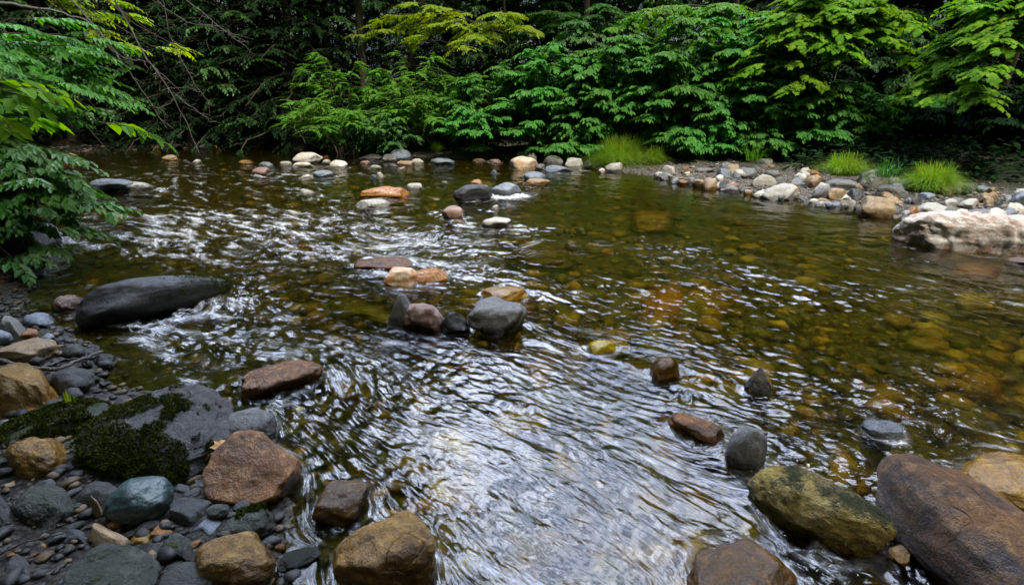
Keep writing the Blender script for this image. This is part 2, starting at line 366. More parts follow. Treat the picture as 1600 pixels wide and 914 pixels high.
def fit_rock(name, box, mat, label, cat='stone', group=None, axis=None, seed=0, sub=False, base=None, sink=.42, moss=None, roll=0, yaw=None, **kw):
    x0, y0, x1, y1 = box; W = x1 - x0; H = y1 - y0; cxp = (x0 + x1) / 2; cyp = (y0 + y1) / 2
    pxs = max(W, H * 1.3); level = 6 if pxs > 105 else 5 if pxs > 45 else 4 if pxs > 17 else 3
    V, F = rock_shape(level, seed, **kw)
    if roll:
        c, s = math.cos(R(roll)), math.sin(R(roll)); V = V @ np.array([[c, 0, s], [0, 1, 0], [-s, 0, c]])
    if yaw is None:
        if axis:
            a = at(*axis[0]); b = at(*axis[1]); yaw = math.atan2(b[1] - a[1], b[0] - a[0])
        else: yaw = 0
    c, s = math.cos(yaw), math.sin(yaw); V = V @ np.array([[c, s, 0], [-s, c, 0], [0, 0, 1]])
    C = at(cxp, cyp); vd = C[:2] / np.linalg.norm(C[:2])       # away from the viewer
    rt = np.array([vd[1], -vd[0]])
    dist = np.linalg.norm(C - [0, 0, CAMH])
    S = np.array([W, H, H], float) / FPX * dist / 2
    ext = lambda q: q.max() - q.min()
    Lr = V[:, :2] @ rt; Lf = V[:, :2] @ vd; Lz = V[:, 2]
    sw = W / FPX * dist / ext(Lr); el = math.atan2(CAMH, np.linalg.norm(C[:2]))
    sh = H / FPX * dist / math.hypot(ext(Lf) * math.sin(el), ext(Lz) * math.cos(el))
    sh = min(max(sh, sw * .35), sw * 2.2)
    X = C[:2].copy(); lv0 = base
    for it in range(14):
        g = gh(*X); wl = max(g, 0.0) if base is None else base
        zt = Lz.max() * sh; zb = Lz.min() * sh
        if sub: zc = -.018 - (sub if sub is not True else 0) - zt; thr = zc
        else: zc = wl - zb - sink * (zt - zb); thr = wl
        P = np.empty_like(V); P[:, :2] = X + np.outer(Lr * sw, rt) + np.outer(Lf * sh, vd); P[:, 2] = Lz * sh + zc
        vis = P[:, 2] > thr
        px, py = project(P[vis]); bx0, bx1, by0, by1 = px.min(), px.max(), py.min(), py.max()
        if it == 13: break
        sw *= (W / (bx1 - bx0)) ** .8; sh *= np.clip((H / (by1 - by0)) ** .8, .6, 1.7)
        sh = min(max(sh, sw * .22), sw * 3.0)
        A = at((bx0 + bx1) / 2, (by0 + by1) / 2, thr); B = at(cxp, cyp, thr)
        d = (B - A)[:2]; L = np.linalg.norm(d); mxd = .3 * dist
        X = X + d * min(1, mxd / max(L, 1e-6))
    # the hidden lower body goes down to the bed and spreads
    gz_ = ground_h(P[:, 0], P[:, 1]) if (sub or g < 0.02) else np.full(len(P), g)
    bot = P[:, 2].min(); tgt = min(g, float(np.min(gz_))) - .03
    lim = thr - .006 if not sub else (zc + Lz.max() * sh) - .35 * ext(Lz) * sh
    if bot > tgt and bot < lim:
        k = np.clip((lim - P[:, 2]) / (lim - bot), 0, 1); P[:, 2] -= k * (bot - tgt)
        P[:, :2] = X + (P[:, :2] - X) * (1 + .10 * smooth(0, .5, k) - .25 * smooth(.75, 1, k))[:, None]
    org = np.array([X[0], X[1], zc]); me = mesh_arr(name, P - org, F, RM[mat])
    o = link(name, me, loc=org); tag(o, label, cat, group)
    if not sub and zc - (Lz.max() - Lz.min()) * sh < 0.02:
        EMERGED.append((X[0], X[1], .5 * ext(Lr) * sw, .5 * ext(Lf) * sh))
    elif sub: EMERGED.append((X[0], X[1], -.35 * ext(Lr) * sw, .4 * ext(Lf) * sh))
    if moss:
        n, th, side = moss; r = np.random.RandomState(seed + 5); idx = r.randint(0, len(F), n * 4)
        T = (P - org)[F[idx]]; w = r.dirichlet((1, 1, 1), len(idx)); q = (T * w[:, :, None]).sum(1)
        N = np.cross(T[:, 1] - T[:, 0], T[:, 2] - T[:, 0]); N /= np.linalg.norm(N, axis=1)[:, None]
        mk = fbm(q * 7 + seed, 4) * .8 + N[:, 2] * .35 + (q @ np.array(side)); k = (mk > th + .22 * r.uniform(0, 1, len(mk)) ** 2 - .05) & (N[:, 2] > -.1)
        q = q[k][:n]; N = N[k][:n]; mk = mk[k][:n]; n = len(q)
        cush = .012 * np.clip((mk - th) * 5, 0, 1)[:, None] * (1 + .8 * perlin(q * 30))[:, None]
        D = N + r.normal(size=(n, 3)) * .55; D /= np.linalg.norm(D, axis=1)[:, None]
        Sd = np.cross(D, r.normal(size=(n, 3))); Sd /= np.linalg.norm(Sd, axis=1)[:, None]
        l = r.uniform(.008, .017, (n, 1)); q = q + N * cush
        VV = np.stack([q - Sd * l * .22, q + Sd * l * .22, q + D * l], 1).reshape(-1, 3)
        # cushion body below the fronds
        mo = link('moss', mesh_arr('moss', VV, np.arange(n * 3).reshape(-1, 3), MOSS_M, False), parent=o)
    return o

STONES = [
 # --- right foreground
 ('boulder', (1367, 708, 1745, 1030), 'browngrey', 'long brown and grey boulder with cracked crust at the right foreground edge', dict(axis=((1390, 735), (1700, 960)), seed=11, depth=.36, hgt=.36, p=2.3, cuts=3, cutd=(.8, .95), sink=.25, lump=.1, roll=0)),
 ('boulder', (1166, 726, 1402, 872), 'mossy_gold', 'yellow mossy boulder with rough crust beside the long brown boulder', dict(axis=((1195, 765), (1385, 850)), seed=12, depth=.62, hgt=.66, p=2.25, cuts=1, cutd=(.9, .95), sink=.3, lump=.07, taper=.05, moss=(5000, .80, (-1.6, .0, 0)), rough=.9)),
 ('stone', (1132, 665, 1199, 740), 'grey', 'smooth upright grey stone in the current, upstream of the yellow mossy boulder', dict(seed=13, depth=.8, hgt=1.0, p=2.1, cuts=2, sink=.25, point=.25)),
 ('stone', (1042, 644, 1132, 696), 'brown', 'low reddish brown stone left of the smooth upright grey stone', dict(axis=((1050, 655), (1125, 690)), seed=14, depth=.6, hgt=.55, sink=.4)),
 ('boulder', (1072, 840, 1250, 975), 'wetdark', 'dark brown boulder shining under a film of water at the bottom edge', dict(seed=15, depth=.85, hgt=.4, p=2.6, sink=.45)),
 ('boulder', (1500, 705, 1700, 800), 'amber', 'wet amber boulder awash behind the long brown boulder', dict(seed=16, depth=.8, hgt=.5, sink=.5)),
 ('stone', (1345, 655, 1412, 688), 'blue', 'small dark purple-grey stone awash above the long brown boulder', dict(seed=17, depth=.8, hgt=.45, sink=.35)),
 ('stone', (965, 566, 1040, 606), 'wetdark', 'low flank of dark rock just under the water left of the raised corner', dict(seed=230, sub=.005, hgt=.3)),
 ('stone', (1163, 572, 1206, 615), 'grey', 'pointed grey stone standing alone in the right current', dict(seed=18, depth=.6, hgt=1.25, point=.85, sink=.2, p=2.2, cuts=4)),
 ('stone', (1016, 556, 1062, 596), 'wetdark', 'dark wet stone with a raised corner splitting the centre current', dict(seed=19, depth=.7, hgt=.6, point=.3, sink=.4)),
 ('stone', (1364, 798, 1410, 838), 'darkgreen', 'small grey-green stone wedged between the yellow and the brown boulder', dict(seed=20, sink=.3)),
 ('stone', (1385, 850, 1425, 885), 'amber', 'brown stone awash at the tail of the yellow mossy boulder', dict(seed=21, sink=.5, hgt=.4, sub=.0)),
 # --- centre
 ('stone', (730, 462, 824, 526), 'grey', 'angular light grey stone with a dark hollow in the centre of the stream', dict(seed=36, depth=.8, hgt=.75, p=3.0, cuts=7, cutd=(.6, .85), sink=.4, rough=.8, lump=.22)),
 ('stone', (798, 466, 842, 514), 'brown', 'submerged brown stone against the right side of the angular grey stone', dict(seed=31, sub=.01)),
 ('stone', (630, 473, 696, 517), 'pink', 'pinkish brown lumpy stone left of the angular grey stone', dict(seed=32, depth=.8, hgt=.75, cuts=6, sink=.4, lump=.2, rough=.9)),
 ('stone', (606, 459, 652, 512), 'grey', 'pale grey pointed stone leaning on the pinkish brown stone', dict(seed=33, point=.6, hgt=.9, sink=.2)),
 ('stone', (686, 487, 735, 522), 'dark', 'dark three-cornered stone between the pinkish and the angular grey stone', dict(seed=34, point=.6, hgt=.8, sink=.3)),
 ('stone', (515, 476, 600, 510), 'olive', 'long olive stone lying under water left of the pinkish stone', dict(seed=35, sub=.01, depth=.5, hgt=.35)),
 ('stone', (570, 490, 640, 520), 'olive', 'sunken brown stone at the foot of the pale pointed stone', dict(seed=85, sub=.02, depth=.5, hgt=.35)),
 ('stone', (750, 447, 824, 472), 'amber', 'golden flat stone awash above the angular grey stone', dict(seed=37, depth=.7, hgt=.35, sink=.55)),
 ('stone', (598, 417, 655, 448), 'whiteorange', 'white-topped stone with orange flanks above the pinkish stone', dict(seed=38, hgt=.6, sink=.3)),
 ('stone', (640, 418, 700, 440), 'orange', 'orange brown stone just under water beside the white-topped stone', dict(seed=39, sub=.0, hgt=.4)),
 ('stone', (552, 401, 650, 422), 'brown', 'reddish brown stone with water sliding over it, upstream of the white-topped stone', dict(seed=40, sink=.55, hgt=.35)),
 ('stone', (690, 321, 724, 346), 'pink', 'pale pinkish stone at the head of the centre rapid', dict(seed=41, hgt=.7, sink=.25)),
 ('stone', (706, 343, 730, 352), 'wetdark', 'small dark wet stone at the foot of the pale pinkish stone', dict(seed=42, hgt=.5)),
 ('stone', (752, 339, 798, 357), 'pale', 'low cream stone in white water right of the pale pinkish stone', dict(seed=43, hgt=.5, sink=.35)),
 ('stone', (767, 320, 780, 330), 'pale', 'tiny pale stone above the low cream stone', dict(seed=44)),
 ('stone', (708, 288, 770, 315), 'black', 'smooth black stone beside the little cascade', dict(seed=45, depth=.6, hgt=.5, p=2.1, cuts=2, sink=.3, axis=((710, 308), (770, 298)))),
 ('stone', (768, 285, 815, 308), 'blue', 'blue-grey stone with white water pouring over it right of the black stone', dict(seed=46, hgt=.55, sink=.3)),
 ('stone', (562, 291, 640, 309), 'orange', 'bright orange flat stone left of the smooth black stone', dict(seed=47, depth=.8, hgt=.35, sink=.35)),
 ('stone', (734, 280, 758, 293), 'orange', 'small orange stone behind the smooth black stone', dict(seed=48)),
 ('stone', (556, 311, 610, 326), 'pale', 'pale low stone in front of the bright orange flat stone', dict(seed=49, hgt=.4, sink=.4)),
 ('stone', (788, 384, 905, 420), 'wetdark', 'broad dark stone sunken under the smooth water hump at mid stream', dict(seed=50, sub=.02, depth=.7, hgt=.3)),
 ('stone', (866, 489, 908, 512), 'yellow', 'bright yellow stone under clear water right of the angular grey stone', dict(seed=51, sub=.01, hgt=.4)),
 ('stone', (918, 530, 962, 555), 'yellow', 'yellow and red stone awash below the centre cluster', dict(seed=52, sink=.55, hgt=.5)),
 ('stone', (942, 498, 962, 511), 'yellow', 'tiny yellow stone under clear water', dict(seed=53, sub=.03, hgt=.5)),
 ('stone', (1000, 458, 1075, 506), 'orange', 'rust brown slab lying under the clear pool', dict(seed=54, sub=.06, hgt=.3, depth=.6, axis=((1005, 505), (1075, 460)))),
 ('stone', (870, 455, 935, 490), 'olive', 'olive stone under clear water behind the bright yellow stone', dict(seed=86, sub=.05, hgt=.4)),
 ('stone', (1070, 455, 1150, 485), 'amber', 'amber stone under water right of the rust brown slab', dict(seed=87, sub=.07, hgt=.35)),
 ('stone', (985, 333, 1050, 352), 'amber', 'amber stone glowing under the green pool', dict(seed=88, sub=.03, hgt=.35)),
 ('stone', (1055, 596, 1105, 614), 'yellow', 'yellow-green stone under water right of the dark wet stone', dict(seed=89, sub=.02, hgt=.4)),
 ('stone', (1015, 622, 1115, 650), 'olive', 'mossy yellow stone under water above the low reddish stone', dict(seed=90, sub=.02, hgt=.4)),
 ('stone', (1215, 662, 1250, 690), 'yellow', 'small yellow stone under water right of the smooth upright grey stone', dict(seed=91, sub=.01, hgt=.5)),
 ('stone', (1080, 605, 1170, 640), 'olive', 'grey-green stone under water left of the pointed stone', dict(seed=92, sub=.04, hgt=.4)),
 ('stone', (1330, 735, 1366, 785), 'amber', 'small amber stone under water between the two big boulders', dict(seed=93, sub=.02, hgt=.5)),
 ('stone', (765, 640, 860, 690), 'yellow', 'pale yellow stone shimmering under ripples in the lower centre', dict(seed=55, sub=.02, hgt=.35)),
 ('stone', (705, 870, 755, 908), 'yellow', 'pale mossy yellow stone under water at the bottom centre edge', dict(seed=56, sub=.005, hgt=.4)),
 ('stone', (608, 718, 642, 742), 'yellow', 'small yellow-green stone under water above the golden boulder', dict(seed=57, sub=.01, hgt=.5)),
 ('stone', (1490, 462, 1562, 482), 'yellow', 'yellow stone under the swift water below the white boulder', dict(seed=58, sub=.02, hgt=.35)),
 ('stone', (1485, 417, 1560, 440), 'orange', 'orange stone under the water in front of the white boulder', dict(seed=59, sub=.02, hgt=.35)),
 ('stone', (1490, 580, 1570, 618), 'amber', 'amber stone under the swift water near the right edge', dict(seed=94, sub=.04, hgt=.35)),
 # --- left
 ('boulder', (117, 430, 366, 514), 'black', 'long black tapering boulder lying in the stream like a seal', dict(axis=((135, 487), (362, 440)), seed=60, depth=.30, hgt=.33, p=2.3, cuts=2, cutd=(.85, .95), taper=.6, sink=.3, lump=.06, rough=.4, moss=(5000, .55, (.2, 1.6, 0)))),
 ('stone', (0, 493, 40, 530), 'mossgrey', 'light grey stone with lichen at the left edge near the black boulder', dict(seed=61)),
 ('stone', (34, 488, 87, 517), 'blue', 'dark grey flat stone between the lichen stone and the black boulder', dict(seed=62, hgt=.4)),
 ('stone', (-10, 482, 48, 498), 'mossgrey', 'mossy stone behind the lichen stone at the left edge', dict(seed=63, hgt=.5)),
 ('stone', (80, 460, 132, 487), 'pink', 'pinkish stone awash behind the blunt end of the black boulder', dict(seed=64, sink=.5, hgt=.4)),
 ('boulder', (-35, 527, 91, 569), 'tan', 'smooth tan flat boulder at the left edge above the stick', dict(seed=65, depth=.7, hgt=.45, p=2.6)),
 ('boulder', (-60, 566, 94, 672), 'gold', 'big yellow ochre boulder at the left edge below the stick', dict(seed=66, depth=.8, hgt=.65, p=2.4, base=.03)),
 ('stone', (78, 573, 150, 622), 'dark', 'dark green-grey stone beside the big yellow ochre boulder', dict(seed=67, hgt=.55)),
 ('boulder', (118, 600, 368, 772), 'slab', 'large grey slab with moss cushions in the left foreground', dict(axis=((140, 650), (345, 715)), seed=69, depth=.85, hgt=.38, p=2.9, cuts=6, cutd=(.7, .9), sink=.28, base=.02, rough=.7, moss=(26000, .38, (-1.2, -1.5, .0)))),
 ('boulder', (-10, 628, 185, 720), 'darkgreen', 'dark stone buried in moss behind the golden boulder', dict(seed=70, depth=.9, hgt=.4, sink=.3, base=.03, moss=(16000, .1, (.0, -.3, 0)))),
 ('stone', (342, 636, 433, 698), 'grey', 'rounded olive-grey stone at the corner of the large mossy slab', dict(seed=71, hgt=.6, p=2.2, cuts=3, cutd=(.8, .95))),
 ('boulder', (316, 671, 473, 797), 'brown', 'reddish brown boulder with a flat wet facet, beside the mossy slab', dict(seed=72, depth=.9, hgt=.72, p=2.7, cuts=5, cutd=(.72, .9), sink=.22, flat_top=(.12, -.62, .78, .50))),
 ('boulder', (2, 682, 113, 768), 'gold', 'shiny golden rounded boulder in front of the moss at far left', dict(seed=73, depth=.75, hgt=.72, p=2.3, cuts=3, cutd=(.75, .95), base=.05, axis=((5, 745), (110, 715)))),
 ('stone', (-12, 744, 41, 776), 'tan', 'pale yellow stone at the left edge under the golden boulder', dict(seed=74, base=.08)),
 ('boulder', (16, 756, 120, 842), 'darkgreen', 'dark green smooth boulder left of the blue-green stone', dict(seed=75, p=2.1, cuts=2, hgt=.65, base=.05, cutd=(.85, .95))),
 ('boulder', (-30, 762, 30, 850), 'dark', 'dark boulder cut off by the left edge of the picture', dict(seed=76, hgt=.7, base=.05)),
 ('boulder', (161, 743, 273, 826), 'teal', 'smooth blue-green egg-shaped stone in the left foreground pile', dict(seed=77, p=2.15, cuts=2, cutd=(.85, .95), depth=.75, hgt=.62, base=.05, axis=((165, 800), (270, 770)), sink=.2, lump=.1, taper=-.15)),
 ('stone', (116, 751, 196, 812), 'dark', 'dark flat stone between the dark green and the blue-green stone', dict(seed=78, base=.04)),
 ('stone', (148, 733, 203, 760), 'blue', 'dark blue-grey angular stone behind the blue-green stone', dict(seed=79, base=.06, cuts=8)),
 ('stone', (93, 733, 144, 768), 'black', 'small black stone right of the golden rounded boulder', dict(seed=80, base=.05, p=2.1, cuts=1)),
 ('stone', (138, 816, 205, 866), 'tan', 'pale tan angular stone under the blue-green stone', dict(seed=81, base=.05, cuts=9, cutd=(.45, .75), hgt=.55)),
 ('stone', (94, 826, 146, 874), 'black', 'round black pebble left of the pale tan angular stone', dict(seed=82, base=.04, p=2.05, cuts=1)),
 ('stone', (263, 776, 336, 834), 'dark', 'dark grey ridged stone right of the blue-green stone', dict(seed=83, base=.03, cuts=7, cutd=(.55, .85), hgt=.7)),
 ('stone', (300, 808, 352, 850), 'blue', 'small cracked blue-grey stone above the round brown-olive boulder', dict(seed=84, base=.03, cuts=6)),
 ('stone', (350, 792, 430, 845), 'darkgreen', 'stone with a bright moss cap in front of the reddish brown boulder', dict(seed=101, hgt=.6, sink=.3, cuts=6, moss=(5000, .62, (-1.0, 3.0, 0)))),
 ('boulder', (297, 829, 432, 935), 'golddry', 'round brown-olive boulder at the water by the bottom left', dict(seed=102, p=2.3, cuts=3, cutd=(.75, .95), hgt=.7, base=.0, sink=.25)),
 ('boulder', (94, 848, 258, 990), 'darkgreen', 'large dark green speckled boulder at the bottom left edge', dict(seed=103, p=2.4, cuts=3, cutd=(.8, .95), hgt=.6, base=.02)),
 ('boulder', (232, 877, 352, 980), 'dark', 'grey-green boulder at the bottom edge right of the large speckled one', dict(seed=104, p=2.4, cuts=3, cutd=(.8, .95), hgt=.55, base=.0)),
 ('stone', (200, 828, 242, 860), 'amber', 'small orange-brown stone right of the pale tan angular stone', dict(seed=105, base=.04)),
 ('stone', (234, 820, 272, 852), 'brown', 'small brown stone under the dark grey ridged stone', dict(seed=106, base=.04)),
 ('stone', (254, 832, 305, 884), 'darkgreen', 'mossy brown stone left of the round brown-olive boulder', dict(seed=107, base=.03)),
 ('stone', (222, 846, 262, 880), 'dark', 'small dark stone behind the large speckled boulder', dict(seed=108, base=.03)),
 ('stone', (-10, 862, 64, 940), 'dark', 'dark blue-grey stone in the bottom left corner', dict(seed=109, base=.03)),
 ('stone', (58, 842, 97, 888), 'gold', 'golden brown stone left of the round black pebble', dict(seed=110, base=.03)),
 ('stone', (60, 884, 102, 930), 'black', 'small black stone at the bottom edge beside the large speckled boulder', dict(seed=111, base=.03)),
 ('stone', (141, 770, 166, 822), 'tan', 'narrow tan stone standing on end left of the blue-green stone', dict(seed=112, base=.05, hgt=1.6, point=.4)),
 ('stone', (270, 755, 300, 778), 'black', 'small black stone between the blue-green and the brown boulder', dict(seed=113, base=.02)),
 ('stone', (20, 830, 66, 866), 'dark', 'dark stone under the dark green smooth boulder', dict(seed=114, base=.02)),
 ('boulder', (487, 749, 579, 822), 'wetdark', 'wet dark brown stone behind the golden boulder in the water', dict(seed=115, cuts=6, hgt=.6, sink=.35)),
 ('boulder', (519, 797, 682, 935), 'golddry', 'golden brown boulder with cracks standing in water at the bottom', dict(seed=116, p=3.2, cuts=5, cutd=(.75, .92), depth=.8, hgt=.75, sink=.2, axis=((540, 860), (670, 825)))),
 ('stone', (434, 854, 502, 890), 'darkgreen', 'low mossy stone in the shallows right of the round brown-olive boulder', dict(seed=117, hgt=.45)),
 ('pebble', (429, 848, 447, 862), 'brown', 'single purplish pebble at the tip of the round brown-olive boulder', dict(seed=118)),
 ('boulder', (376, 562, 505, 626), 'brown', 'brown boulder half awash, its right end glowing under water', dict(seed=119, axis=((380, 610), (500, 575)), depth=.55, hgt=.4, sink=.45)),
 ('boulder', (-30, 338, 98, 396), 'dark', 'dark boulder under the overhanging leaves of the left shrub', dict(seed=120, hgt=.5, sink=.2, depth=.7)),
 ('stone', (56, 347, 92, 368), 'pale', 'pale stone resting behind the dark boulder under the left shrub', dict(seed=121, base=.12)),
 ('boulder', (138, 279, 212, 301), 'blue', 'flat blue-grey boulder off the left bank', dict(seed=122, hgt=.35, depth=.7, sink=.3)),
 ('stone', (190, 284, 240, 298), 'pale', 'cream wedge stone leaning on the flat blue-grey boulder', dict(seed=123, hgt=.4, depth=.6)),
 ('stone', (118, 800, 150, 825), 'black', 'small black stone tucked over the pale tan angular stone', dict(seed=210, base=.03)),
 ('stone', (196, 806, 232, 834), 'dark', 'dark stone directly below the blue-green stone', dict(seed=211, base=.02)),
 ('stone', (0, 836, 30, 866), 'dark', 'little dark stone above the thin twig at the left edge', dict(seed=212, base=.03)),
 ('stone', (244, 800, 270, 824), 'black', 'black stone between the blue-green stone and the brown one', dict(seed=213, base=.02)),
 ('stone', (96, 868, 128, 890), 'dark', 'dark wet stone above the large speckled boulder', dict(seed=214, base=.03)),
 ('stone', (300, 850, 322, 872), 'black', 'black stone squeezed against the round brown-olive boulder', dict(seed=215, base=.0)),
 ('stone', (0, 664, 30, 690), 'dark', 'dark stone between the ochre boulder and the golden rounded boulder', dict(seed=216, base=.06)),
 ('stone', (-8, 655, 22, 672), 'grey', 'grey stone at the left edge above the golden rounded boulder', dict(seed=217, base=.08)),
 ('stone', (300, 745, 326, 770), 'black', 'black stone at the left foot of the reddish brown boulder', dict(seed=218, base=.0)),
 ('stone', (318, 770, 352, 800), 'dark', 'dark stone under the reddish brown boulder', dict(seed=219, base=.0)),
 ('stone', (196, 738, 230, 754), 'dark', 'dark stone just behind the blue-green stone', dict(seed=220, base=.04)),
 ('stone', (12, 630, 70, 660), 'brown', 'brown stone at the foot of the big yellow ochre boulder', dict(seed=221, base=.06)),
 ('stone', (145, 552, 178, 572), 'dark', 'dark stone in the shallows past the end of the forked stick', dict(seed=222)),
 # --- far side, left to right
 ('stone', (252, 242, 281, 252), 'tan', 'cream tan stone alone in the far left water', dict(seed=130)),
 ('stone', (257, 223, 286, 233), 'grey', 'grey stone at the foot of the dark far bank', dict(seed=131)),
 ('stone', (234, 227, 251, 234), 'gold', 'yellow stone left of the grey one at the dark far bank', dict(seed=132)),
 ('stone', (299, 249, 316, 256), 'pale', 'small pale stone right of the cream tan stone', dict(seed=133)),
 ('stone', (100, 239, 124, 247), 'tan', 'pale stone nearest the left shrub in the far water', dict(seed=134)),
 ('stone', (96, 249, 130, 257), 'brown', 'flat brown stone below the pale one by the left shrub', dict(seed=135, hgt=.4)),
 ('stone', (310, 226, 324, 233), 'grey', 'small grey stone at the far bank, first from the grey pair', dict(seed=136)),
 ('stone', (330, 226, 342, 232), 'brown', 'small brown stone at the dark far bank', dict(seed=137)),
 ('stone', (372, 250, 396, 257), 'gold', 'flat ochre stone left of the blue-grey far stone', dict(seed=138, hgt=.4)),
 ('stone', (393, 261, 423, 275), 'pink', 'salmon pink angular stone in the far rapid', dict(seed=139, cuts=8)),
 ('stone', (404, 253, 429, 264), 'blue', 'blue-grey stone touching the salmon pink stone', dict(seed=140)),
 ('stone', (437, 252, 457, 260), 'pale', 'small cream stone left of the big white stone', dict(seed=141)),
 ('stone', (457, 238, 505, 257), 'white', 'big white angular stone in the far stream', dict(seed=142, cuts=7, hgt=.55)),
 ('stone', (458, 228, 475, 238), 'tan', 'tan rounded stone behind the big white stone', dict(seed=143, base=.0)),
 ('stone', (456, 254, 490, 262), 'white', 'flat cream stone in front of the big white stone', dict(seed=144, hgt=.4)),
 ('stone', (503, 249, 518, 257), 'pale', 'small cream stone right of the big white stone', dict(seed=145)),
 ('stone', (514, 250, 544, 265), 'white', 'rounded white stone right of the big white stone', dict(seed=146, p=2.1, cuts=1)),
 ('stone', (489, 266, 522, 278), 'blue', 'blue-grey stone under the rounded white stone', dict(seed=147)),
 ('stone', (466, 273, 490, 281), 'white', 'small white flat stone left of the blue-grey one', dict(seed=148)),
 ('stone', (466, 295, 492, 306), 'pale', 'pale lilac stone alone between the rapids and the orange stone', dict(seed=149)),
 ('stone', (505, 243, 516, 249), 'brown', 'little brown stone behind the rounded white stone', dict(seed=150)),
 ('stone', (558, 241, 599, 252), 'dark', 'long dark stone at the far gravel tip', dict(seed=151, hgt=.4)),
 ('stone', (600, 233, 644, 251), 'blue', 'rounded dark grey-blue stone heading the far gravel tip', dict(seed=152, hgt=.5)),
 ('stone', (597, 241, 621, 253), 'grey', 'grey stone in front of the rounded grey-blue stone', dict(seed=153)),
 ('stone', (620, 251, 646, 261), 'tan', 'tan blocky stone below the rounded grey-blue stone', dict(seed=154, p=3.5)),
 ('stone', (642, 248, 663, 258), 'pale', 'pale stone between the tan blocky and the flat blue stone', dict(seed=155)),
 ('stone', (672, 247, 711, 258), 'blue', 'flat blue wedge stone off the sandy spit', dict(seed=156, hgt=.35, depth=.6)),
 ('stone', (563, 251, 580, 258), 'pink', 'pink flat stone below the long dark stone', dict(seed=157)),
 ('stone', (577, 258, 597, 265), 'pale', 'white and blue stone below the long dark stone', dict(seed=158)),
 ('stone', (605, 256, 622, 262), 'grey', 'small grey stone left of the tan blocky stone', dict(seed=159)),
 ('stone', (621, 261, 633, 267), 'white', 'tiny white stone under the tan blocky stone', dict(seed=160)),
 ('stone', (635, 286, 661, 298), 'pale', 'pale stone right of the bright orange flat stone', dict(seed=161)),
 ('stone', (588, 269, 600, 276), 'white', 'small white stone in open water above the orange flat stone', dict(seed=162)),
 ('stone', (578, 273, 590, 279), 'blue', 'tiny blue stone beside the small white stone in open water', dict(seed=163)),
 ('stone', (764, 249, 784, 256), 'pink', 'flat pink stone off the end of the sandy spit', dict(seed=164, hgt=.4)),
 ('stone', (738, 248, 758, 254), 'tan', 'flat tan stone at the edge of the sandy spit', dict(seed=165, hgt=.4)),
 ('stone', (767, 266, 778, 272), 'blue', 'tiny blue-grey stone in calm water below the sandy spit', dict(seed=166)),
 ('stone', (690, 283, 700, 288), 'pale', 'tiny pale stone left of the small orange stone', dict(seed=167)),
 ('boulder', (797, 244, 840, 265), 'whiteorange', 'white boulder with orange base near the grass tufts', dict(seed=168, hgt=.6)),
 ('stone', (848, 243, 880, 261), 'mossgrey', 'white striped stone right of the white and orange boulder', dict(seed=169, cuts=7)),
 ('stone', (882, 242, 911, 259), 'pale', 'cream rounded stone below the first grass tuft', dict(seed=170)),
 ('stone', (850, 258, 894, 270), 'blue', 'flat blue-grey stone below the cream rounded stone', dict(seed=171, hgt=.35)),
 ('stone', (836, 256, 853, 266), 'grey', 'small grey stone at the foot of the white and orange boulder', dict(seed=172)),
 ('stone', (818, 268, 854, 282), 'blue', 'bluish wet stone right of the little cascade', dict(seed=173, hgt=.4)),
 ('stone', (818, 279, 860, 291), 'tan', 'sunken tan stone below the bluish wet stone', dict(seed=174, sub=.0, hgt=.4)),
 ('stone', (919, 231, 940, 246), 'grey', 'grey stone tucked between the two large grass tufts', dict(seed=175)),
 ('stone', (913, 245, 925, 257), 'dark', 'dark stone right of the cream rounded stone', dict(seed=176)),
 ('stone', (945, 254, 973, 270), 'pale', 'cream stone in front of the biggest grass tuft', dict(seed=177)),
 ('stone', (934, 263, 946, 270), 'white', 'small white stone left of the cream stone in front of the tuft', dict(seed=178)),
 ('stone', (806, 229, 838, 245), 'mossgrey', 'mossy round stone half under the drooping leaves', dict(seed=179)),
 ('stone', (1186, 286, 1249, 314), 'pale', 'pale grey smooth boulder at the edge of the right gravel bar', dict(seed=180, axis=((1186, 310), (1248, 295)), hgt=.55, depth=.6, taper=-.4)),
 ('boulder', (1342, 296, 1401, 330), 'tan', 'tan angular boulder at the water edge of the gravel bar', dict(seed=181, cuts=8, cutd=(.5, .8), hgt=.7)),
 ('boulder', (1430, 306, 1512, 334), 'pale', 'grey-tan slab behind the white boulder', dict(seed=182, hgt=.4, cuts=8, p=3)),
 ('stone', (1508, 316, 1568, 334), 'grey', 'flat grey slab right of the grey-tan slab', dict(seed=183, hgt=.35, p=3)),
 ('stone', (1284, 279, 1347, 302), 'grey', 'broad flat grey stone in the middle of the gravel bar', dict(seed=184, hgt=.4, p=2.8)),
 ('stone', (1272, 297, 1345, 309), 'white', 'long flat whitish stone below the broad flat grey stone', dict(seed=185, hgt=.35)),
 ('stone', (1173, 269, 1214, 287), 'pale', 'pale faceted stone above the pale grey smooth boulder', dict(seed=186, cuts=8)),
 ('stone', (1149, 252, 1186, 269), 'grey', 'grey flat-topped stone under the bushes', dict(seed=187, hgt=.5)),
 ('boulder', (1338, 261, 1394, 292), 'mossgrey', 'white and grey mossy boulder below the right-hand grass tufts', dict(seed=188, cuts=8, hgt=.7)),
 ('stone', (1370, 272, 1410, 290), 'mossgrey', 'moss-covered stone right of the white and grey mossy boulder', dict(seed=189)),
 ('stone', (1365, 286, 1420, 308), 'grey', 'broken grey stone below the white and grey mossy boulder', dict(seed=190, cuts=9)),
 ('stone', (1254, 265, 1282, 279), 'brown', 'brown stone under the grass at the gravel bar', dict(seed=191)),
 ('stone', (1238, 272, 1258, 283), 'pale', 'cream stone left of the brown stone on the gravel bar', dict(seed=192)),
 ('stone', (1092, 285, 1120, 295), 'tan', 'flat tan stone at the water end of the driftwood', dict(seed=193, hgt=.5)),
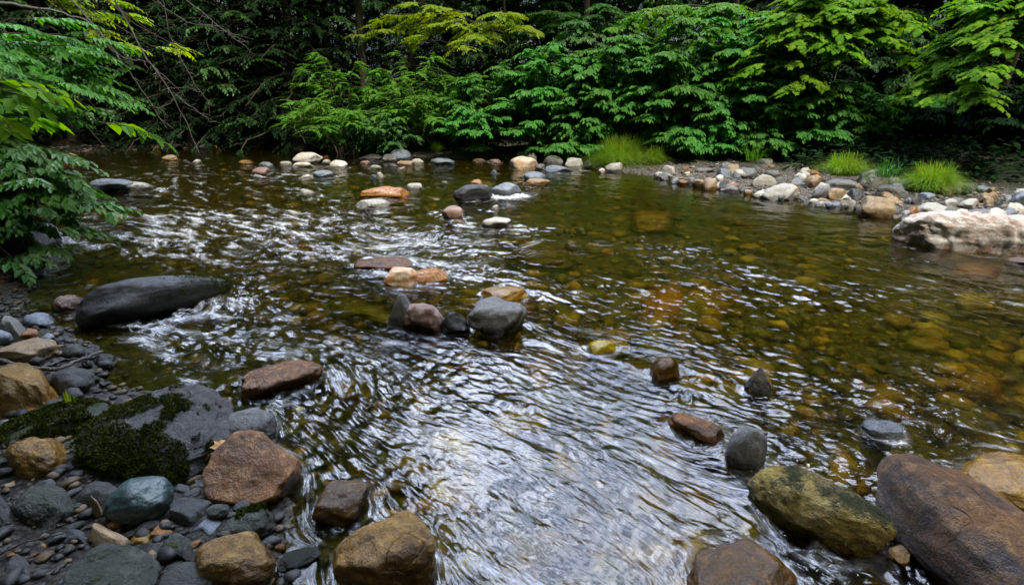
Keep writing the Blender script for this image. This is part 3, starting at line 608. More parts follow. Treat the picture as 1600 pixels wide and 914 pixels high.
 ('stone', (1098, 269, 1122, 286), 'tan', 'tan upright stone behind the driftwood', dict(seed=194)),
 ('stone', (1085, 262, 1116, 270), 'grey', 'long flat grey stone behind the tan upright stone', dict(seed=195, hgt=.4)),
 ('stone', (1180, 243, 1208, 256), 'mossgrey', 'moss-topped stone in the shade of the bushes', dict(seed=196)),
 ('stone', (1218, 256, 1255, 268), 'mossgrey', 'pale mossy stone left of the right-hand grass', dict(seed=197)),
 ('boulder', (1393, 329, 1690, 404), 'veined', 'huge white veined boulder with brown ribs at the right edge', dict(seed=198, depth=.42, hgt=.62, p=3.6, cuts=2, cutd=(.9, .97), sink=.34, ribs=.13, rough=.6, lump=.10)),
 ('stone', (1568, 402, 1640, 420), 'pink', 'red-brown stone awash at the foot of the white veined boulder', dict(seed=199, hgt=.4)),
 ('stone', (1030, 468, 1110, 500), 'olive', 'broad olive stone deep under the pool beyond the rust slab', dict(seed=200, sub=.1, hgt=.3)),
]
for nm, box, mt, lab, kw in STONES:
    fit_rock(nm, box, mt, lab, 'boulder' if nm == 'boulder' else 'pebble' if nm == 'pebble' else 'stone',
             group=None, **kw)
print('stones', len(STONES))

# ------------------------------------------------------------------ the water: a sheet with real waves that follow the flow round the stones
EM = np.array(EMERGED)
def flow_coords(x, y):
    """potential and stream coordinates of a current running from the far left to the near right, bent round the stones"""
    ang = R(-30)
    ux, uy = math.cos(ang), math.sin(ang); nx, ny = -uy, ux
    # gentle large bend
    wx = x + .5 * perlin(p2(x, y, .33, 3)) + .12 * perlin(p2(x, y, 1.1, 6)); wy = y + .5 * perlin(p2(x, y, .33, 8)) + .12 * perlin(p2(x, y, 1.1, 9))
    phi = wx * ux + wy * uy; psi = wx * nx + wy * ny - .012 * (wy - 3) ** 2 * np.sign(wy - 3)
    wake = np.zeros_like(x); pil = np.zeros_like(x); ring = np.zeros_like(x)
    big = EM[np.abs(EM[:, 2]) > .05]
    for (ex, ey, a, b) in big:
        sub = a < 0; a = abs(a); a = min(a, .45); rr = (a * .7 + min(b, .4) * .3)
        dx, dy = x - ex, y - ey; near = (np.abs(dx) < 12 * rr + .3) & (np.abs(dy) < 12 * rr + .3)
        if not near.any(): continue
        dx = dx[near]; dy = dy[near]; al = dx * ux + dy * uy; cr_ = dx * nx + dy * ny
        q = np.maximum(al * al + cr_ * cr_, (rr * .75) ** 2); d = np.sqrt(q); k = .5 if sub else 1.0
        fall = np.exp(-(d / (4 * rr)) ** 2)
        phi[near] += k * rr * rr * al / q * fall; psi[near] -= k * rr * rr * cr_ / q * fall
        w = np.exp(-((np.abs(cr_) - (rr * .8 + .22 * np.maximum(al, 0))) / (rr * .28 + .02)) ** 2) * smooth(-.5 * rr, rr, al) * np.exp(-np.maximum(al, 0) / (3.2 * rr + .1))
        c = np.exp(-(cr_ / (rr * .8)) ** 2) * smooth(0, rr * 1.2, al) * np.exp(-np.maximum(al, 0) / (2.6 * rr + .1))
        wake[near] = np.maximum(wake[near], k * (w + .8 * c))
        pil[near] += k * (np.exp(-((al + rr * 1.1) ** 2 + (cr_ * .8) ** 2) / (rr * .5) ** 2) * .10 * rr - .06 * rr * c)
        ring[near] = np.maximum(ring[near], np.exp(-((d - rr * 1.02) / .02) ** 2) * (0 if sub else 1))
    return phi, psi, wake, pil, ring
tt = np.concatenate([np.linspace(-R(64), R(64), 1250), np.linspace(R(64), 2 * math.pi - R(64), 80)[1:-1]])
rr_ = .25 * (45 / .25) ** (np.concatenate([np.linspace(0, .22, 60)[:-1], np.linspace(.22, 1, 1050)]))
nr, nt = len(rr_), len(tt)
RR, TT = np.meshgrid(rr_, tt, indexing='ij'); wx_ = (RR * np.sin(TT)).ravel(); wy_ = (RR * np.cos(TT)).ravel()
wi = np.arange(nr - 1)[:, None]; wj = np.arange(nt)[None, :]; wj2 = (wj + 1) % nt
WF = np.stack([wi * nt + wj, wi * nt + wj2, (wi + 1) * nt + wj2, (wi + 1) * nt + wj], -1).reshape(-1, 4)
sdc = river_sd(wx_, wy_); keepf = (sdc[WF] < .45).any(1) & (wx_[WF] > -36).all(1)
WF = WF[keepf]; used = np.unique(WF); remap = np.full(nr * nt, -1); remap[used] = np.arange(len(used)); WF = remap[WF]
wx_, wy_, sdc = wx_[used], wy_[used], sdc[used]
phi, psi, wake, pil, ring = flow_coords(wx_, wy_)
def blob(px, py, sx_, sy_):
    c = at(px, py); return np.exp(-(((wx_ - c[0]) / sx_) ** 2 + ((wy_ - c[1]) / sy_) ** 2))
rapid = .46 + .5 * blob(420, 350, 2.8, 1.3) + .45 * blob(620, 400, 1.6, .7) + .30 * blob(560, 560, .8, .5) + .12 * blob(1330, 450, 1.6, .6) - .16 * blob(1350, 560, 1.6, .9) + .35 * blob(1100, 720, .7, .4) \
    + .45 * blob(250, 480, 1.2, 1.0) + .3 * blob(420, 620, .8, .6) + .34 * blob(850, 830, 1.0, .55) + .25 * blob(250, 275, 4, 1.6) + .35 * blob(480, 305, 3.0, 1.1) + .35 * blob(330, 345, 2.2, .9) + .3 * blob(700, 375, 1.2, .5) + .45 * blob(300, 370, 2.2, 1.1) + .35 * blob(1480, 650, .8, .5) + .35 * blob(870, 560, .5, .3) + .45 * blob(800, 300, .7, .6) + .2 * blob(300, 280, 4, 2)
rapid -= .30 * blob(1050, 330, 2.0, 1.9) + .22 * blob(950, 500, .7, .45) + .25 * blob(60, 430, .7, .7) + .1 * blob(300, 235, 12, 2.0)
rapid += .22 * (fbm(np.stack([phi * .35, psi * .9, np.zeros_like(phi)], -1), 2))
rapid = np.clip(rapid, .06, 1.4) * smooth(.12, -.35, sdc) ** .7
amp = rapid * (1 + 1.1 * wake)
Q = lambda a, b, o: np.stack([phi * a + o, psi * b - o, np.full_like(phi, o * .37)], -1)
patch = np.clip(.4 + 1.35 * smooth(-.4, .6, fbm(Q(.9, 1.5, 31), 2)), .2, 1.7)
W3 = lambda a, o: p2(wx_ + .15 * perlin(p2(wx_, wy_, 2.1, o)), wy_, a, o)
dist_ = np.hypot(wx_, wy_); nearf = smooth(4.5, 1.8, dist_)
h = .018 * amp * (1 - .45 * nearf) * fbm(Q(1.8, 2.9, 1), 2)
h += .011 * amp * (1 - .55 * nearf) * (1 - 2.0 * np.abs(perlin(Q(3.6, 6.2, 5)))) * (.5 + .5 * patch)
h += .0062 * amp * (1 - .3 * nearf) * patch * (1 - 2.0 * np.abs(perlin(Q(7, 13, 8))))
h += .0045 * amp * patch * perlin(W3(7.5, 41))
h += .0036 * (.14 + amp) * patch * perlin(Q(13, 24, 3)) * smooth(18, 8, dist_)
h += .0040 * (.16 + amp) * (.4 + .6 * patch) * perlin(W3(15, 44)) * smooth(12, 5, dist_)
h += .0015 * (.2 + amp) * (.35 + .65 * patch) * perlin(Q(25, 42, 6)) * smooth(6, 2.5, dist_)
h += .0004 * (.2 + amp) * perlin(W3(46, 47)) * smooth(4.5, 2.0, dist_)
h += pil
steep = perlin(Q(2.6, 7.5, 21)) + .55 * perlin(Q(6, 17, 22)) + .3 * perlin(Q(17, 50, 23))
foam = smooth(.50, 1.25, steep * .8 + (amp - .55) * .75) * .8
foam = np.maximum(foam, smooth(.75, 1.4, wake * rapid * 1.1 + .55 * steep) * .35)
casc = blob(795, 306, .38, .3); foam = np.maximum(foam, smooth(.2, .7, casc + .25 * steep) * 1.6); h += .05 * casc * smooth(-.3, .6, steep)
foam = np.maximum(foam, ring * smooth(.3, .9, rapid + .5 * steep) * .25)
WV = np.stack([wx_, wy_, h], -1)
_n = np.cross(WV[WF[:, 1]] - WV[WF[:, 0]], WV[WF[:, 2]] - WV[WF[:, 0]]); _s = np.hypot(_n[:, 0], _n[:, 1]) / np.abs(_n[:, 2]); _c = WV[WF[:, 0]]
for _a, _b in ((1, 2), (2, 3.5), (3.5, 6), (6, 10), (10, 16)):
    _k = (np.hypot(_c[:, 0], _c[:, 1]) > _a) & (np.hypot(_c[:, 0], _c[:, 1]) < _b) & (_c[:, 1] > 0); print('slope', _a, np.percentile(_s[_k], [25, 50, 75, 95]).round(3))
m = NM('stream_water')
uvn = m.n('ShaderNodeUVMap'); uvn.uv_map = 'UVMap'
mp = m.n('ShaderNodeMapping'); m.set(mp.inputs['Vector'], uvn.outputs[0]); mp.inputs['Scale'].default_value = (1.0, 1.7, 1)
g = m.n('ShaderNodeNewGeometry')
n1 = m.noise(mp.outputs[0], 13, 2, .5, .7); n2 = m.noise(mp.outputs[0], 34, 2, .5, .8)
at_ = m.n('ShaderNodeAttribute'); at_.attribute_name = 'foam'; at2 = m.n('ShaderNodeAttribute'); at2.attribute_name = 'amp'
hgt = m.math('MULTIPLY', m.math('ADD', m.math('MULTIPLY', n1, 1.0), m.math('MULTIPLY', n2, .22)), m.math('ADD', m.math('MULTIPLY', at2.outputs['Fac'], 1.0), .12))
nrm = m.bump(hgt, 1.0, .006)
fr = m.n('ShaderNodeFresnel'); m.set(fr.inputs['IOR'], 1.38); m.set(fr.inputs['Normal'], nrm)
gl = m.n('ShaderNodeBsdfGlossy'); m.set(gl.inputs['Roughness'], .02); m.set(gl.inputs['Normal'], nrm); m.set(gl.inputs['Color'], (1, 1, 1))
tr = m.n('ShaderNodeBsdfTransparent'); m.set(tr.inputs['Color'], (.69, .64, .23))
rf = m.n('ShaderNodeBsdfRefraction'); m.set(rf.inputs['Color'], (.69, .64, .23)); m.set(rf.inputs['IOR'], 1.33); m.set(rf.inputs['Roughness'], .02); m.set(rf.inputs['Normal'], nrm)
b = m.n('ShaderNodeMixShader'); m.set(b.inputs[0], .45); m.t.links.new(tr.outputs[0], b.inputs[1]); m.t.links.new(rf.outputs[0], b.inputs[2])
w = m.n('ShaderNodeMixShader'); m.set(w.inputs[0], fr.outputs[0]); m.t.links.new(b.outputs[0], w.inputs[1]); m.t.links.new(gl.outputs[0], w.inputs[2])
mf = m.n('ShaderNodeMapping'); m.set(mf.inputs['Vector'], uvn.outputs[0]); mf.inputs['Scale'].default_value = (1.0, 3.5, 1)
fn = m.noise(mf.outputs[0], 16, 6, .75, .3)
fm = m.math('MULTIPLY', at_.outputs['Fac'], m.mapr(fn, .40, .62, .0, 1.0), True)
fd = m.n('ShaderNodeBsdfDiffuse'); m.set(fd.inputs['Color'], (.80, .82, .84)); m.set(fd.inputs['Normal'], nrm)
o_ = m.n('ShaderNodeMixShader'); m.set(o_.inputs[0], fm); m.t.links.new(w.outputs[0], o_.inputs[1]); m.t.links.new(fd.outputs[0], o_.inputs[2])
WATER_M = m.done(o_.outputs[0])
wme = mesh_arr('water', WV, WF, WATER_M, uv=np.stack([phi, psi], -1))
for nm, arr in (('foam', foam), ('amp', amp)):
    a_ = wme.attributes.new(nm, 'FLOAT', 'POINT'); a_.data.foreach_set('value', arr.astype(np.float32))
water = link('water', wme); tag(water, kind='structure')
print('water verts', len(WV))

# ------------------------------------------------------------------ plants
def norm(v): return v / np.maximum(np.linalg.norm(v, axis=-1, keepdims=True), 1e-9)
def leaf_mat(name, c1, c2, c3, trans=.35, rough=.45, spec=.4):
    m = NM(name); g = m.n('ShaderNodeNewGeometry'); rnd = g.outputs['Random Per Island']
    col = m.ramp(rnd, [(0, c1), (.5, c2), (1, c3)])
    big = m.noise(g.outputs['Position'], .9, 3)
    col = m.hsv(col, m.mapr(big, .3, .7, .485, .515), 1.0, m.mapr(big, .3, .7, .8, 1.2))
    p = m.principled(col, rough, None, spec)
    t = m.n('ShaderNodeBsdfTranslucent'); m.set(t.inputs['Color'], m.hsv(col, .485, 1.15, 1.5))
    x = m.n('ShaderNodeMixShader'); m.set(x.inputs[0], trans); m.t.links.new(p, x.inputs[1]); m.t.links.new(t.outputs[0], x.inputs[2])
    return m.done(x.outputs[0])
LM = dict(
 knot=leaf_mat('leaf_blue_green', (.045, .17, .025), (.065, .23, .03), (.10, .29, .035), .3, .6, .2),
 light=leaf_mat('leaf_light_green', (.07, .23, .02), (.10, .29, .022), (.16, .34, .025), .4, .5, .2),
 maple=leaf_mat('leaf_yellow_green', (.08, .22, .012), (.13, .30, .015), (.22, .38, .02), .42, .7, .08),
 lime=leaf_mat('leaf_lime', (.18, .30, .01), (.26, .38, .012), (.33, .42, .015), .5, .5, .2),
 mid=leaf_mat('leaf_mid_green', (.03, .12, .018), (.045, .16, .022), (.075, .20, .03), .35),
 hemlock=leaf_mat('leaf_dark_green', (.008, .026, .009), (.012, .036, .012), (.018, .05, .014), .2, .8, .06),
 grass=leaf_mat('grass_blade', (.10, .24, .015), (.17, .33, .02), (.30, .36, .05), .4, .6, .2),
)
def bark_mat(name, c1, c2):
    m = NM(name); t = m.n('ShaderNodeTexCoord'); mp = m.n('ShaderNodeMapping'); m.set(mp.inputs[0], t.outputs['Object']); mp.inputs['Scale'].default_value = (1, 1, .22)
    a = m.noise(mp.outputs[0], 14, 6, .7); b_ = m.noise(t.outputs['Object'], 3, 3)
    col = m.mix(a, c1, c2); col = m.mix(m.mapr(b_, .55, .7, 0, .6), col, (.10, .11, .07))
    return m.done(m.principled(col, .85, m.bump(a, .9, .03), .2))
BARK = bark_mat('bark_brown', (.035, .026, .02), (.12, .09, .07)); BARKG = bark_mat('bark_grey', (.07, .06, .055), (.20, .18, .16))

def tubes(paths, rad, n=4):          # paths (M,K,3), rad (M,K)
    paths = np.asarray(paths, float); M, K, _ = paths.shape
    T = norm(np.gradient(paths, axis=1)); ref = np.where(np.abs(T[..., 2:3]) > .9, np.array([1., 0, 0]), np.array([0, 0, 1.]))
    A = norm(np.cross(T, ref)); B = np.cross(T, A)
    th = np.arange(n) * 2 * math.pi / n
    V = paths[:, :, None, :] + rad[:, :, None, None] * (np.cos(th)[None, None, :, None] * A[:, :, None, :] + np.sin(th)[None, None, :, None] * B[:, :, None, :])
    i = np.arange(M)[:, None, None] * K * n; k = np.arange(K - 1)[None, :, None] * n; j = np.arange(n)[None, None, :]; j2 = (j + 1) % n
    F = np.stack([i + k + j, i + k + j2, i + k + n + j2, i + k + n + j], -1).reshape(-1, 4)
    return V.reshape(-1, 3), F
def leaf_ovate(P, D, N, L, W, fold=.12, droop=.18):
    S = norm(np.cross(D, N)); N = norm(np.cross(S, D)); L = L[:, None]; W = W[:, None]
    b0 = P; tip = P + D * L - N * L * droop
    f = lambda u, w, k: P + D * L * u + S * W * w + N * (W * fold * abs(w) * 2 - L * droop * u * u)
    V = np.stack([b0, f(.30, .5, 0), f(.68, .36, 0), tip, f(.68, -.36, 0), f(.30, -.5, 0)], 1)
    i = np.arange(len(P))[:, None] * 6
    return V.reshape(-1, 3), np.concatenate([i + np.array([0, 3, 2, 1]), i + np.array([0, 5, 4, 3])])
MP = [(0, 0), (.02, .22), (-.05, .42), (.26, .34), (.40, .62), (.50, .30), (.66, .34), (.72, .16), (1.0, 0)]
MP = MP + [(u, -w) for u, w in MP[-2:0:-1]]
def leaf_maple(P, D, N, L, W, droop=.15):
    S = norm(np.cross(D, N)); N = norm(np.cross(S, D)); L = L[:, None]
    vs_ = [P + D * L * .4]
    for u, w_ in MP: vs_.append(P + D * L * u + S * L * w_ - N * L * (droop * u * u + .25 * w_ * w_))
    V = np.stack(vs_, 1); k = len(MP); i = np.arange(len(P))[:, None] * (k + 1)
    F = np.concatenate([i + np.array([0, 1 + (q + 1) % k, 1 + q]) for q in range(k)])
    return V.reshape(-1, 3), F
def sprays(r, O, D, Ln, nleaf, L, W, rise=.1, droop=.5, kind='ovate', angle=55, hang=.35, spread=1.0, twig_r=.004, wood=True):
    """twigs from O along D (M) with length Ln; alternate leaves on both sides, roughly in one flat plane"""
    M = len(O); D = norm(D); up = np.array([0, 0, 1.]); t = (np.arange(nleaf) + .6) / nleaf
    q = t[None, :, None] * Ln[:, None, None]
    pos = O[:, None, :] + D[:, None, :] * q + up * (rise * q - droop * q * q / Ln[:, None, None])
    tan = norm(D[:, None, :] + up * (rise - 2 * droop * t[None, :, None]))
    S = norm(np.cross(tan, up) + 1e-6)
    s = np.where(np.arange(nleaf) % 2, 1., -1.)[None, :, None]
    a = R(angle) * (1 - .55 * t)[None, :, None] * r.uniform(.75, 1.2, (M, nleaf, 1))
    LD = norm(tan * np.cos(a) + s * S * np.sin(a) - up * hang * r.uniform(.5, 1.4, (M, nleaf, 1)))
    Nn = norm(np.cross(S, tan) * np.sign(np.cross(S, tan)[..., 2:3]) + r.normal(size=(M, nleaf, 3)) * .22)
    ls = L * r.uniform(.65, 1.15, (M, nleaf)) * (1 - .45 * t[None, :] ** 2); ws = ls * W / L
    f = lambda x: x.reshape(-1, x.shape[-1])
    if kind == 'maple': V, F = leaf_maple(f(pos), f(LD), f(Nn), ls.ravel(), ws.ravel())
    else: V, F = leaf_ovate(f(pos), f(LD), f(Nn), ls.ravel(), ws.ravel())
    tw = None
    if wood:
        tk = np.linspace(0, 1, 4); qk = tk[None, :, None] * Ln[:, None, None]
        pth = O[:, None, :] + D[:, None, :] * qk + up * (rise * qk - droop * qk * qk / Ln[:, None, None])
        tw = tubes(pth, np.linspace(twig_r, twig_r * .3, 4)[None, :].repeat(M, 0), 3)
    return (V, F), tw
def merge(parts):
    Vs, Fs, o = [], {}, 0
    for V, F in parts:
        Vs.append(V); Fs.setdefault(F.shape[1], []).append(F + o); o += len(V)
    return np.vstack(Vs), [np.vstack(f) for f in Fs.values()]
def arcs(O, D, Ln, rise, droop, K=8, wob=None, r=None):
    t = np.linspace(0, 1, K)[None, :, None]; q = t * Ln[:, None, None]; up = np.array([0, 0, 1.])
    p = O[:, None, :] + D[:, None, :] * q + up * (rise[:, None, None] * q - droop[:, None, None] * q * t)
    if wob: p = p + (r.normal(size=p.shape) * wob * Ln[:, None, None]) * t
    return p
def along(pth, r, per, t0=.25):      # random points with tangents on arcs
    M, K, _ = pth.shape; t = t0 + (1 - t0) * (np.arange(per)[None, :] + r.uniform(0, 1, (M, per))) / per; t = np.minimum(t, .999)
    x = t * (K - 1); i = x.astype(int); f = (x - i)[..., None]; m_ = np.arange(M)[:, None]
    P = pth[m_, i] * (1 - f) + pth[m_, i + 1] * f; T = norm(pth[m_, i + 1] - pth[m_, i]); return P.reshape(-1, 3), T.reshape(-1, 3), t.reshape(-1)

def shrub_mesh(seed, rx, ry, H, nstem=46, per=19, nleaf=11, L=.17, W=.10, twig=.6, kind='ovate', lean=(0, -.3), hang=.28, droop=.38, low=.1, wood=True):
    """arching stems from a common base; twigs leave them sideways; leaves in flat rows"""
    r = np.random.RandomState(seed)
    th = r.uniform(0, 2 * math.pi, nstem); u = np.sqrt(r.uniform(.05, 1, nstem))
    O = np.stack([np.cos(th) * .25 * rx * u, np.sin(th) * .25 * ry * u, np.zeros(nstem)], -1)
    hz = np.stack([np.cos(th) * rx * u + lean[0], np.sin(th) * ry * u + lean[1], np.zeros(nstem)], -1)
    top = H * (1 - (.75 - low) * u ** 2) * r.uniform(.75, 1.08, nstem)
    t = np.linspace(0, 1, 9)[None, :, None]
    pth = O[:, None, :] + hz[:, None, :] * t ** 1.35 + np.array([0, 0, 1.]) * (top[:, None, None] * (1.9 * t - .95 * t * t) * (1 - .22 * u[:, None, None] * t ** 3))
    pth += r.normal(size=pth.shape) * .035 * t
    P, T, tt_ = along(pth, r, per, .22)
    hzt = norm(np.stack([T[:, 0], T[:, 1], np.zeros(len(T))], -1) + 1e-4); sd_ = np.where(r.uniform(size=len(T)) < .5, 1, -1)[:, None]
    side = np.cross(hzt, [0, 0, 1.]) * sd_
    D = norm(side * r.uniform(.3, 1, (len(T), 1)) + hzt * r.uniform(.2, 1.1, (len(T), 1)) + r.normal(size=(len(T), 3)) * [.25, .25, .1])
    Ln = twig * r.uniform(.6, 1.25, len(T)) * (1.1 - .45 * tt_)
    (lv, tw) = sprays(r, P, D, Ln, nleaf, L, W, .22, droop, kind, 58, hang, wood=wood)
    st = tubes(pth, np.linspace(.014, .004, 9)[None, :].repeat(nstem, 0) * (H / 2.5), 4)
    return lv, merge([st] + ([tw] if tw else []))
def put_plant(name, lv, wd, lm, bark, label, cat, loc, rz=0, sc=1, group=None, crown='foliage', stem='stems', wood_first=None):
    root = tag(link(name, None, loc=loc, rot=(0, 0, rz), scale=(sc, sc, sc)), label, cat, group)
    link(crown, mesh_arr(crown, lv[0], lv[1], LM[lm], False), root)
    if wd is not None: link(stem, mesh_arr(stem, wd[0], wd[1], bark), root)
    return root

# knotweed and bushes on the far right bank: picture column, distance, radii, height, leaf kind
BUSH = [
 (540, 15.2, 1.5, 1.2, 3.46, 'light', .085, 'light green small-leaved bush drooping at the left end of the green bank', dict(nstem=44, per=22, nleaf=16, twig=.6)),
 (655, 15.6, 1.6, 1.2, 3.06, 'light', .095, 'light green feathery bush right of the leftmost drooping one', dict(nstem=44, per=20, nleaf=15, twig=.6)),
 (600, 14.6, 1.1, .8, 1.46, 'mid', .10, 'low mid green bush overhanging the dark water below the feathery bushes', dict(nstem=30, per=14, nleaf=13)),
 (760, 15.0, 1.3, 1.1, 2.53, 'knot', .16, 'low blue-green bush behind the end of the sandy spit', {}),
 (850, 14.6, 1.5, 1.1, 3.26, 'knot', .20, 'broad-leaved bush arching behind the first grass tuft', dict(nstem=52)),
 (960, 14.2, 1.5, 1.1, 3.66, 'knot', .21, 'tall broad-leaved bush behind the biggest grass tuft', dict(nstem=54)),
 (1060, 13.6, 1.5, 1.1, 3.66, 'knot', .21, 'tall broad-leaved bush above the driftwood', dict(nstem=54)),
 (1160, 13.2, 1.4, 1.1, 3.59, 'knot', .20, 'broad-leaved bush above the flat-topped grey stone', dict(nstem=52)),
 (1255, 12.6, 1.2, 1.0, 2.53, 'knot', .20, 'broad-leaved bush above the right gravel bar, left of the dark hollow', {}),
 (905, 13.6, 1.0, .7, 1.3, 'knot', .18, 'low broad-leaved bush hanging between the two large grass tufts', dict(nstem=28)),
 (1110, 12.6, 1.1, .7, 1.45, 'knot', .18, 'low broad-leaved bush hanging over the driftwood', dict(nstem=32)),
 (1210, 12.3, 1.0, .7, 1.4, 'knot', .18, 'low broad-leaved bush hanging over the pale mossy stone', dict(nstem=30)),
 (1300, 12.0, 1.0, .7, 1.35, 'knot', .19, 'low broad-leaved bush drooping behind the first right-hand grass tuft', dict(nstem=30)),
 (1375, 12.4, 1.1, .9, 1.53, 'knot', .19, 'low broad-leaved bush under the dark hollow', dict(nstem=26)),
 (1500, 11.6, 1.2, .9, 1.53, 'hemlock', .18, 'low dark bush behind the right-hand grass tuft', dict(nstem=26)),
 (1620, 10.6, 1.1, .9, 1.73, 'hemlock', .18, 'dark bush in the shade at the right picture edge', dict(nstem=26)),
]
for k, (px, Y, rx, ry, H, lm, L, lab, kw) in enumerate(BUSH):
    Y += .45; X = col_x(px, Y, 1.0); g = gh(X, Y)
    lv, wd = shrub_mesh(300 + k, rx, ry, H - g * .5, L=L, W=L * .58, **kw)
    put_plant('bush', lv, wd, lm, BARK, lab, 'bush', (X, Y, g - .05), group='bushes along the far right bank')

def branch_plant(seed, O, tips, n2=7, per=9, nleaf=9, L=.12, W=.09, kind='maple', twig=.45, r0=.03, droop=.35, hang=.3, len2=.9):
    """limbs from O to each tip; side branches on them; leafy twigs on those (all relative to O)"""
    r = np.random.RandomState(seed); T_ = np.array(tips, float); M = len(T_); t = np.linspace(0, 1, 9)[None, :, None]
    sag = np.array([0, 0, 1.]) * (.16 * np.linalg.norm(T_, axis=1)[:, None, None] * (t - t * t) * 2)
    pth = T_[:, None, :] * t + sag + r.normal(size=(M, 9, 3)) * .04 * t
    P, T, tt_ = along(pth, r, n2, .3)
    hz = norm(T * [1, 1, .2]); side = np.cross(hz, [0, 0, 1.]) * np.where(r.uniform(size=len(P)) < .5, 1, -1)[:, None]
    D2 = norm(hz * r.uniform(.4, 1, (len(P), 1)) + side * r.uniform(.3, 1, (len(P), 1)) + r.normal(size=(len(P), 3)) * [.1, .1, .12])
    L2 = len2 * r.uniform(.5, 1.1, len(P)) * (1.15 - .7 * tt_)
    p2_ = arcs(P, D2, L2, r.uniform(0, .25, len(P)), r.uniform(.2, .5, len(P)), 6)
    P3, T3, t3 = along(np.concatenate([p2_]), r, per, .1)
    hz3 = norm(T3 * [1, 1, .3]); s3 = np.cross(hz3, [0, 0, 1.]) * np.where(r.uniform(size=len(P3)) < .5, 1, -1)[:, None]
    D3 = norm(hz3 * r.uniform(.3, 1, (len(P3), 1)) + s3 * r.uniform(.2, .9, (len(P3), 1)))
    lv, tw = sprays(r, P3, D3, twig * r.uniform(.6, 1.2, len(P3)), nleaf, L, W, .15, droop, kind, 58, hang, twig_r=.003)
    w1 = tubes(pth, np.linspace(r0, r0 * .25, 9)[None, :].repeat(M, 0), 5); w2 = tubes(p2_, np.linspace(r0 * .35, r0 * .12, 6)[None, :].repeat(len(P), 0), 4)
    return lv, merge([w1, w2, tw])

# maples leaning over the bank at right: trunk foot, then limb tips given as (column, row, distance)
def tip(px, py, Y): z = row_z(py, Y); return np.array([col_x(px, Y, z), Y, z])
def maple(seed, foot, crown0, tips, label, lm, trunk_r=.12, **kw):
    g = gh(*foot); base = np.array([foot[0], foot[1], g - .1]); top = np.array(crown0) - base
    T_ = [tip(*q) - base - top for q in tips]
    lv, wd = branch_plant(seed, None, T_, **kw)
    lv = (lv[0] + top, lv[1]); wd = (wd[0] + top, wd[1])
    root = tag(link('tree', None, loc=base), label, 'tree', 'trees leaning over the far right bank')
    t = np.linspace(0, 1, 10)[:, None]; pt = top * t * 1.0; pt[:, :2] += np.sin(t * 3) * .15
    pt = np.vstack([pt, top * 1.0 + (top * .5 + [0, 0, 2.5])[None, :] * np.linspace(.1, 1, 5)[:, None]])
    tv, tf = tubes(pt[None], np.linspace(trunk_r, trunk_r * .4, len(pt))[None], 10)
    link('trunk', mesh_arr('trunk', tv, tf, BARK), root); link('limbs', mesh_arr('limbs', wd[0], wd[1], BARK), root)
    link('crown', mesh_arr('crown', lv[0], lv[1], LM[lm], False), root)
    return root
maple(401, (7.3, 14.2), (6.9, 13.6, 3.9), [(1230, 60, 12.4), (1290, 30, 12.2), (1350, 20, 12.0), (1300, 75, 11.6), (1370, 60, 11.6), (1190, 110, 12.2), (1250, 130, 11.8), (1420, 40, 11.8), (1400, 90, 12), (1320, 100, 12)],
      'yellow-green maple whose branches hang over the bushes above the dark hollow', 'maple', L=.155, W=.15, n2=10, per=9, nleaf=8, hang=.2, len2=1.0)
maple(402, (10.6, 12.0), (10.2, 11.4, 3.9), [(1480, 170, 9.8), (1520, 150, 9.6), (1560, 100, 9.4), (1540, 60, 9.8), (1500, 90, 10.2), (1590, 150, 9.2), (1600, 40, 9.6), (1460, 150, 10.2), (1640, 90, 9.2), (1520, 20, 10.2)],
      'yellow-green maple reaching in from the right edge of the picture', 'maple', L=.155, W=.15, n2=10, per=9, nleaf=8, hang=.2, len2=.9)
maple(403, (6.4, 16.5), (6.1, 15.8, 3.6), [(1080, 30, 14.8), (1130, 10, 14.6), (1040, 60, 14.8), (1160, 50, 14.6), (1000, 20, 15), (1200, 20, 15), (1110, 80, 14.2), (960, 50, 15.2)],
      'mid green tree with broad sprays above the tall broad-leaved bushes', 'light', L=.14, W=.11, n2=8, per=8, nleaf=9, kind='ovate')
maple(404, (.2, 19), (-.2, 18, 3.4), [(590, 30, 16.5), (640, 10, 16.5), (690, 40, 16.3), (740, 60, 16.3), (780, 20, 16.3), (560, 60, 16.5), (720, 75, 15.8), (830, 50, 16.3), (650, 60, 16)],
      'lime green young tree glowing above the feathery bushes', 'lime', L=.11, W=.08, n2=9, per=8, nleaf=9, kind='ovate', trunk_r=.07)
maple(405, (2.6, 20), (2.6, 19, 3.6), [(850, 20, 17.2), (900, 40, 17), (950, 10, 17), (800, 60, 17), (880, 70, 16.5), (990, 60, 16.5), (930, 80, 16), (1010, 30, 17)],
      'mid green young tree behind the centre of the green bank', 'mid', L=.13, W=.09, n2=9, per=8, nleaf=9, kind='ovate', trunk_r=.07)
maple(406, (9.6, 16.5), (9.4, 15.5, 3.6), [(1420, 130, 13.8), (1460, 110, 13.8), (1500, 130, 13.5), (1380, 110, 14), (1440, 70, 13.8), (1540, 120, 13.5), (1490, 60, 14)],
      'shaded mid green tree seen through the gap between the two maples', 'mid', L=.13, W=.09, n2=8, per=8, nleaf=8, kind='ovate', trunk_r=.1)

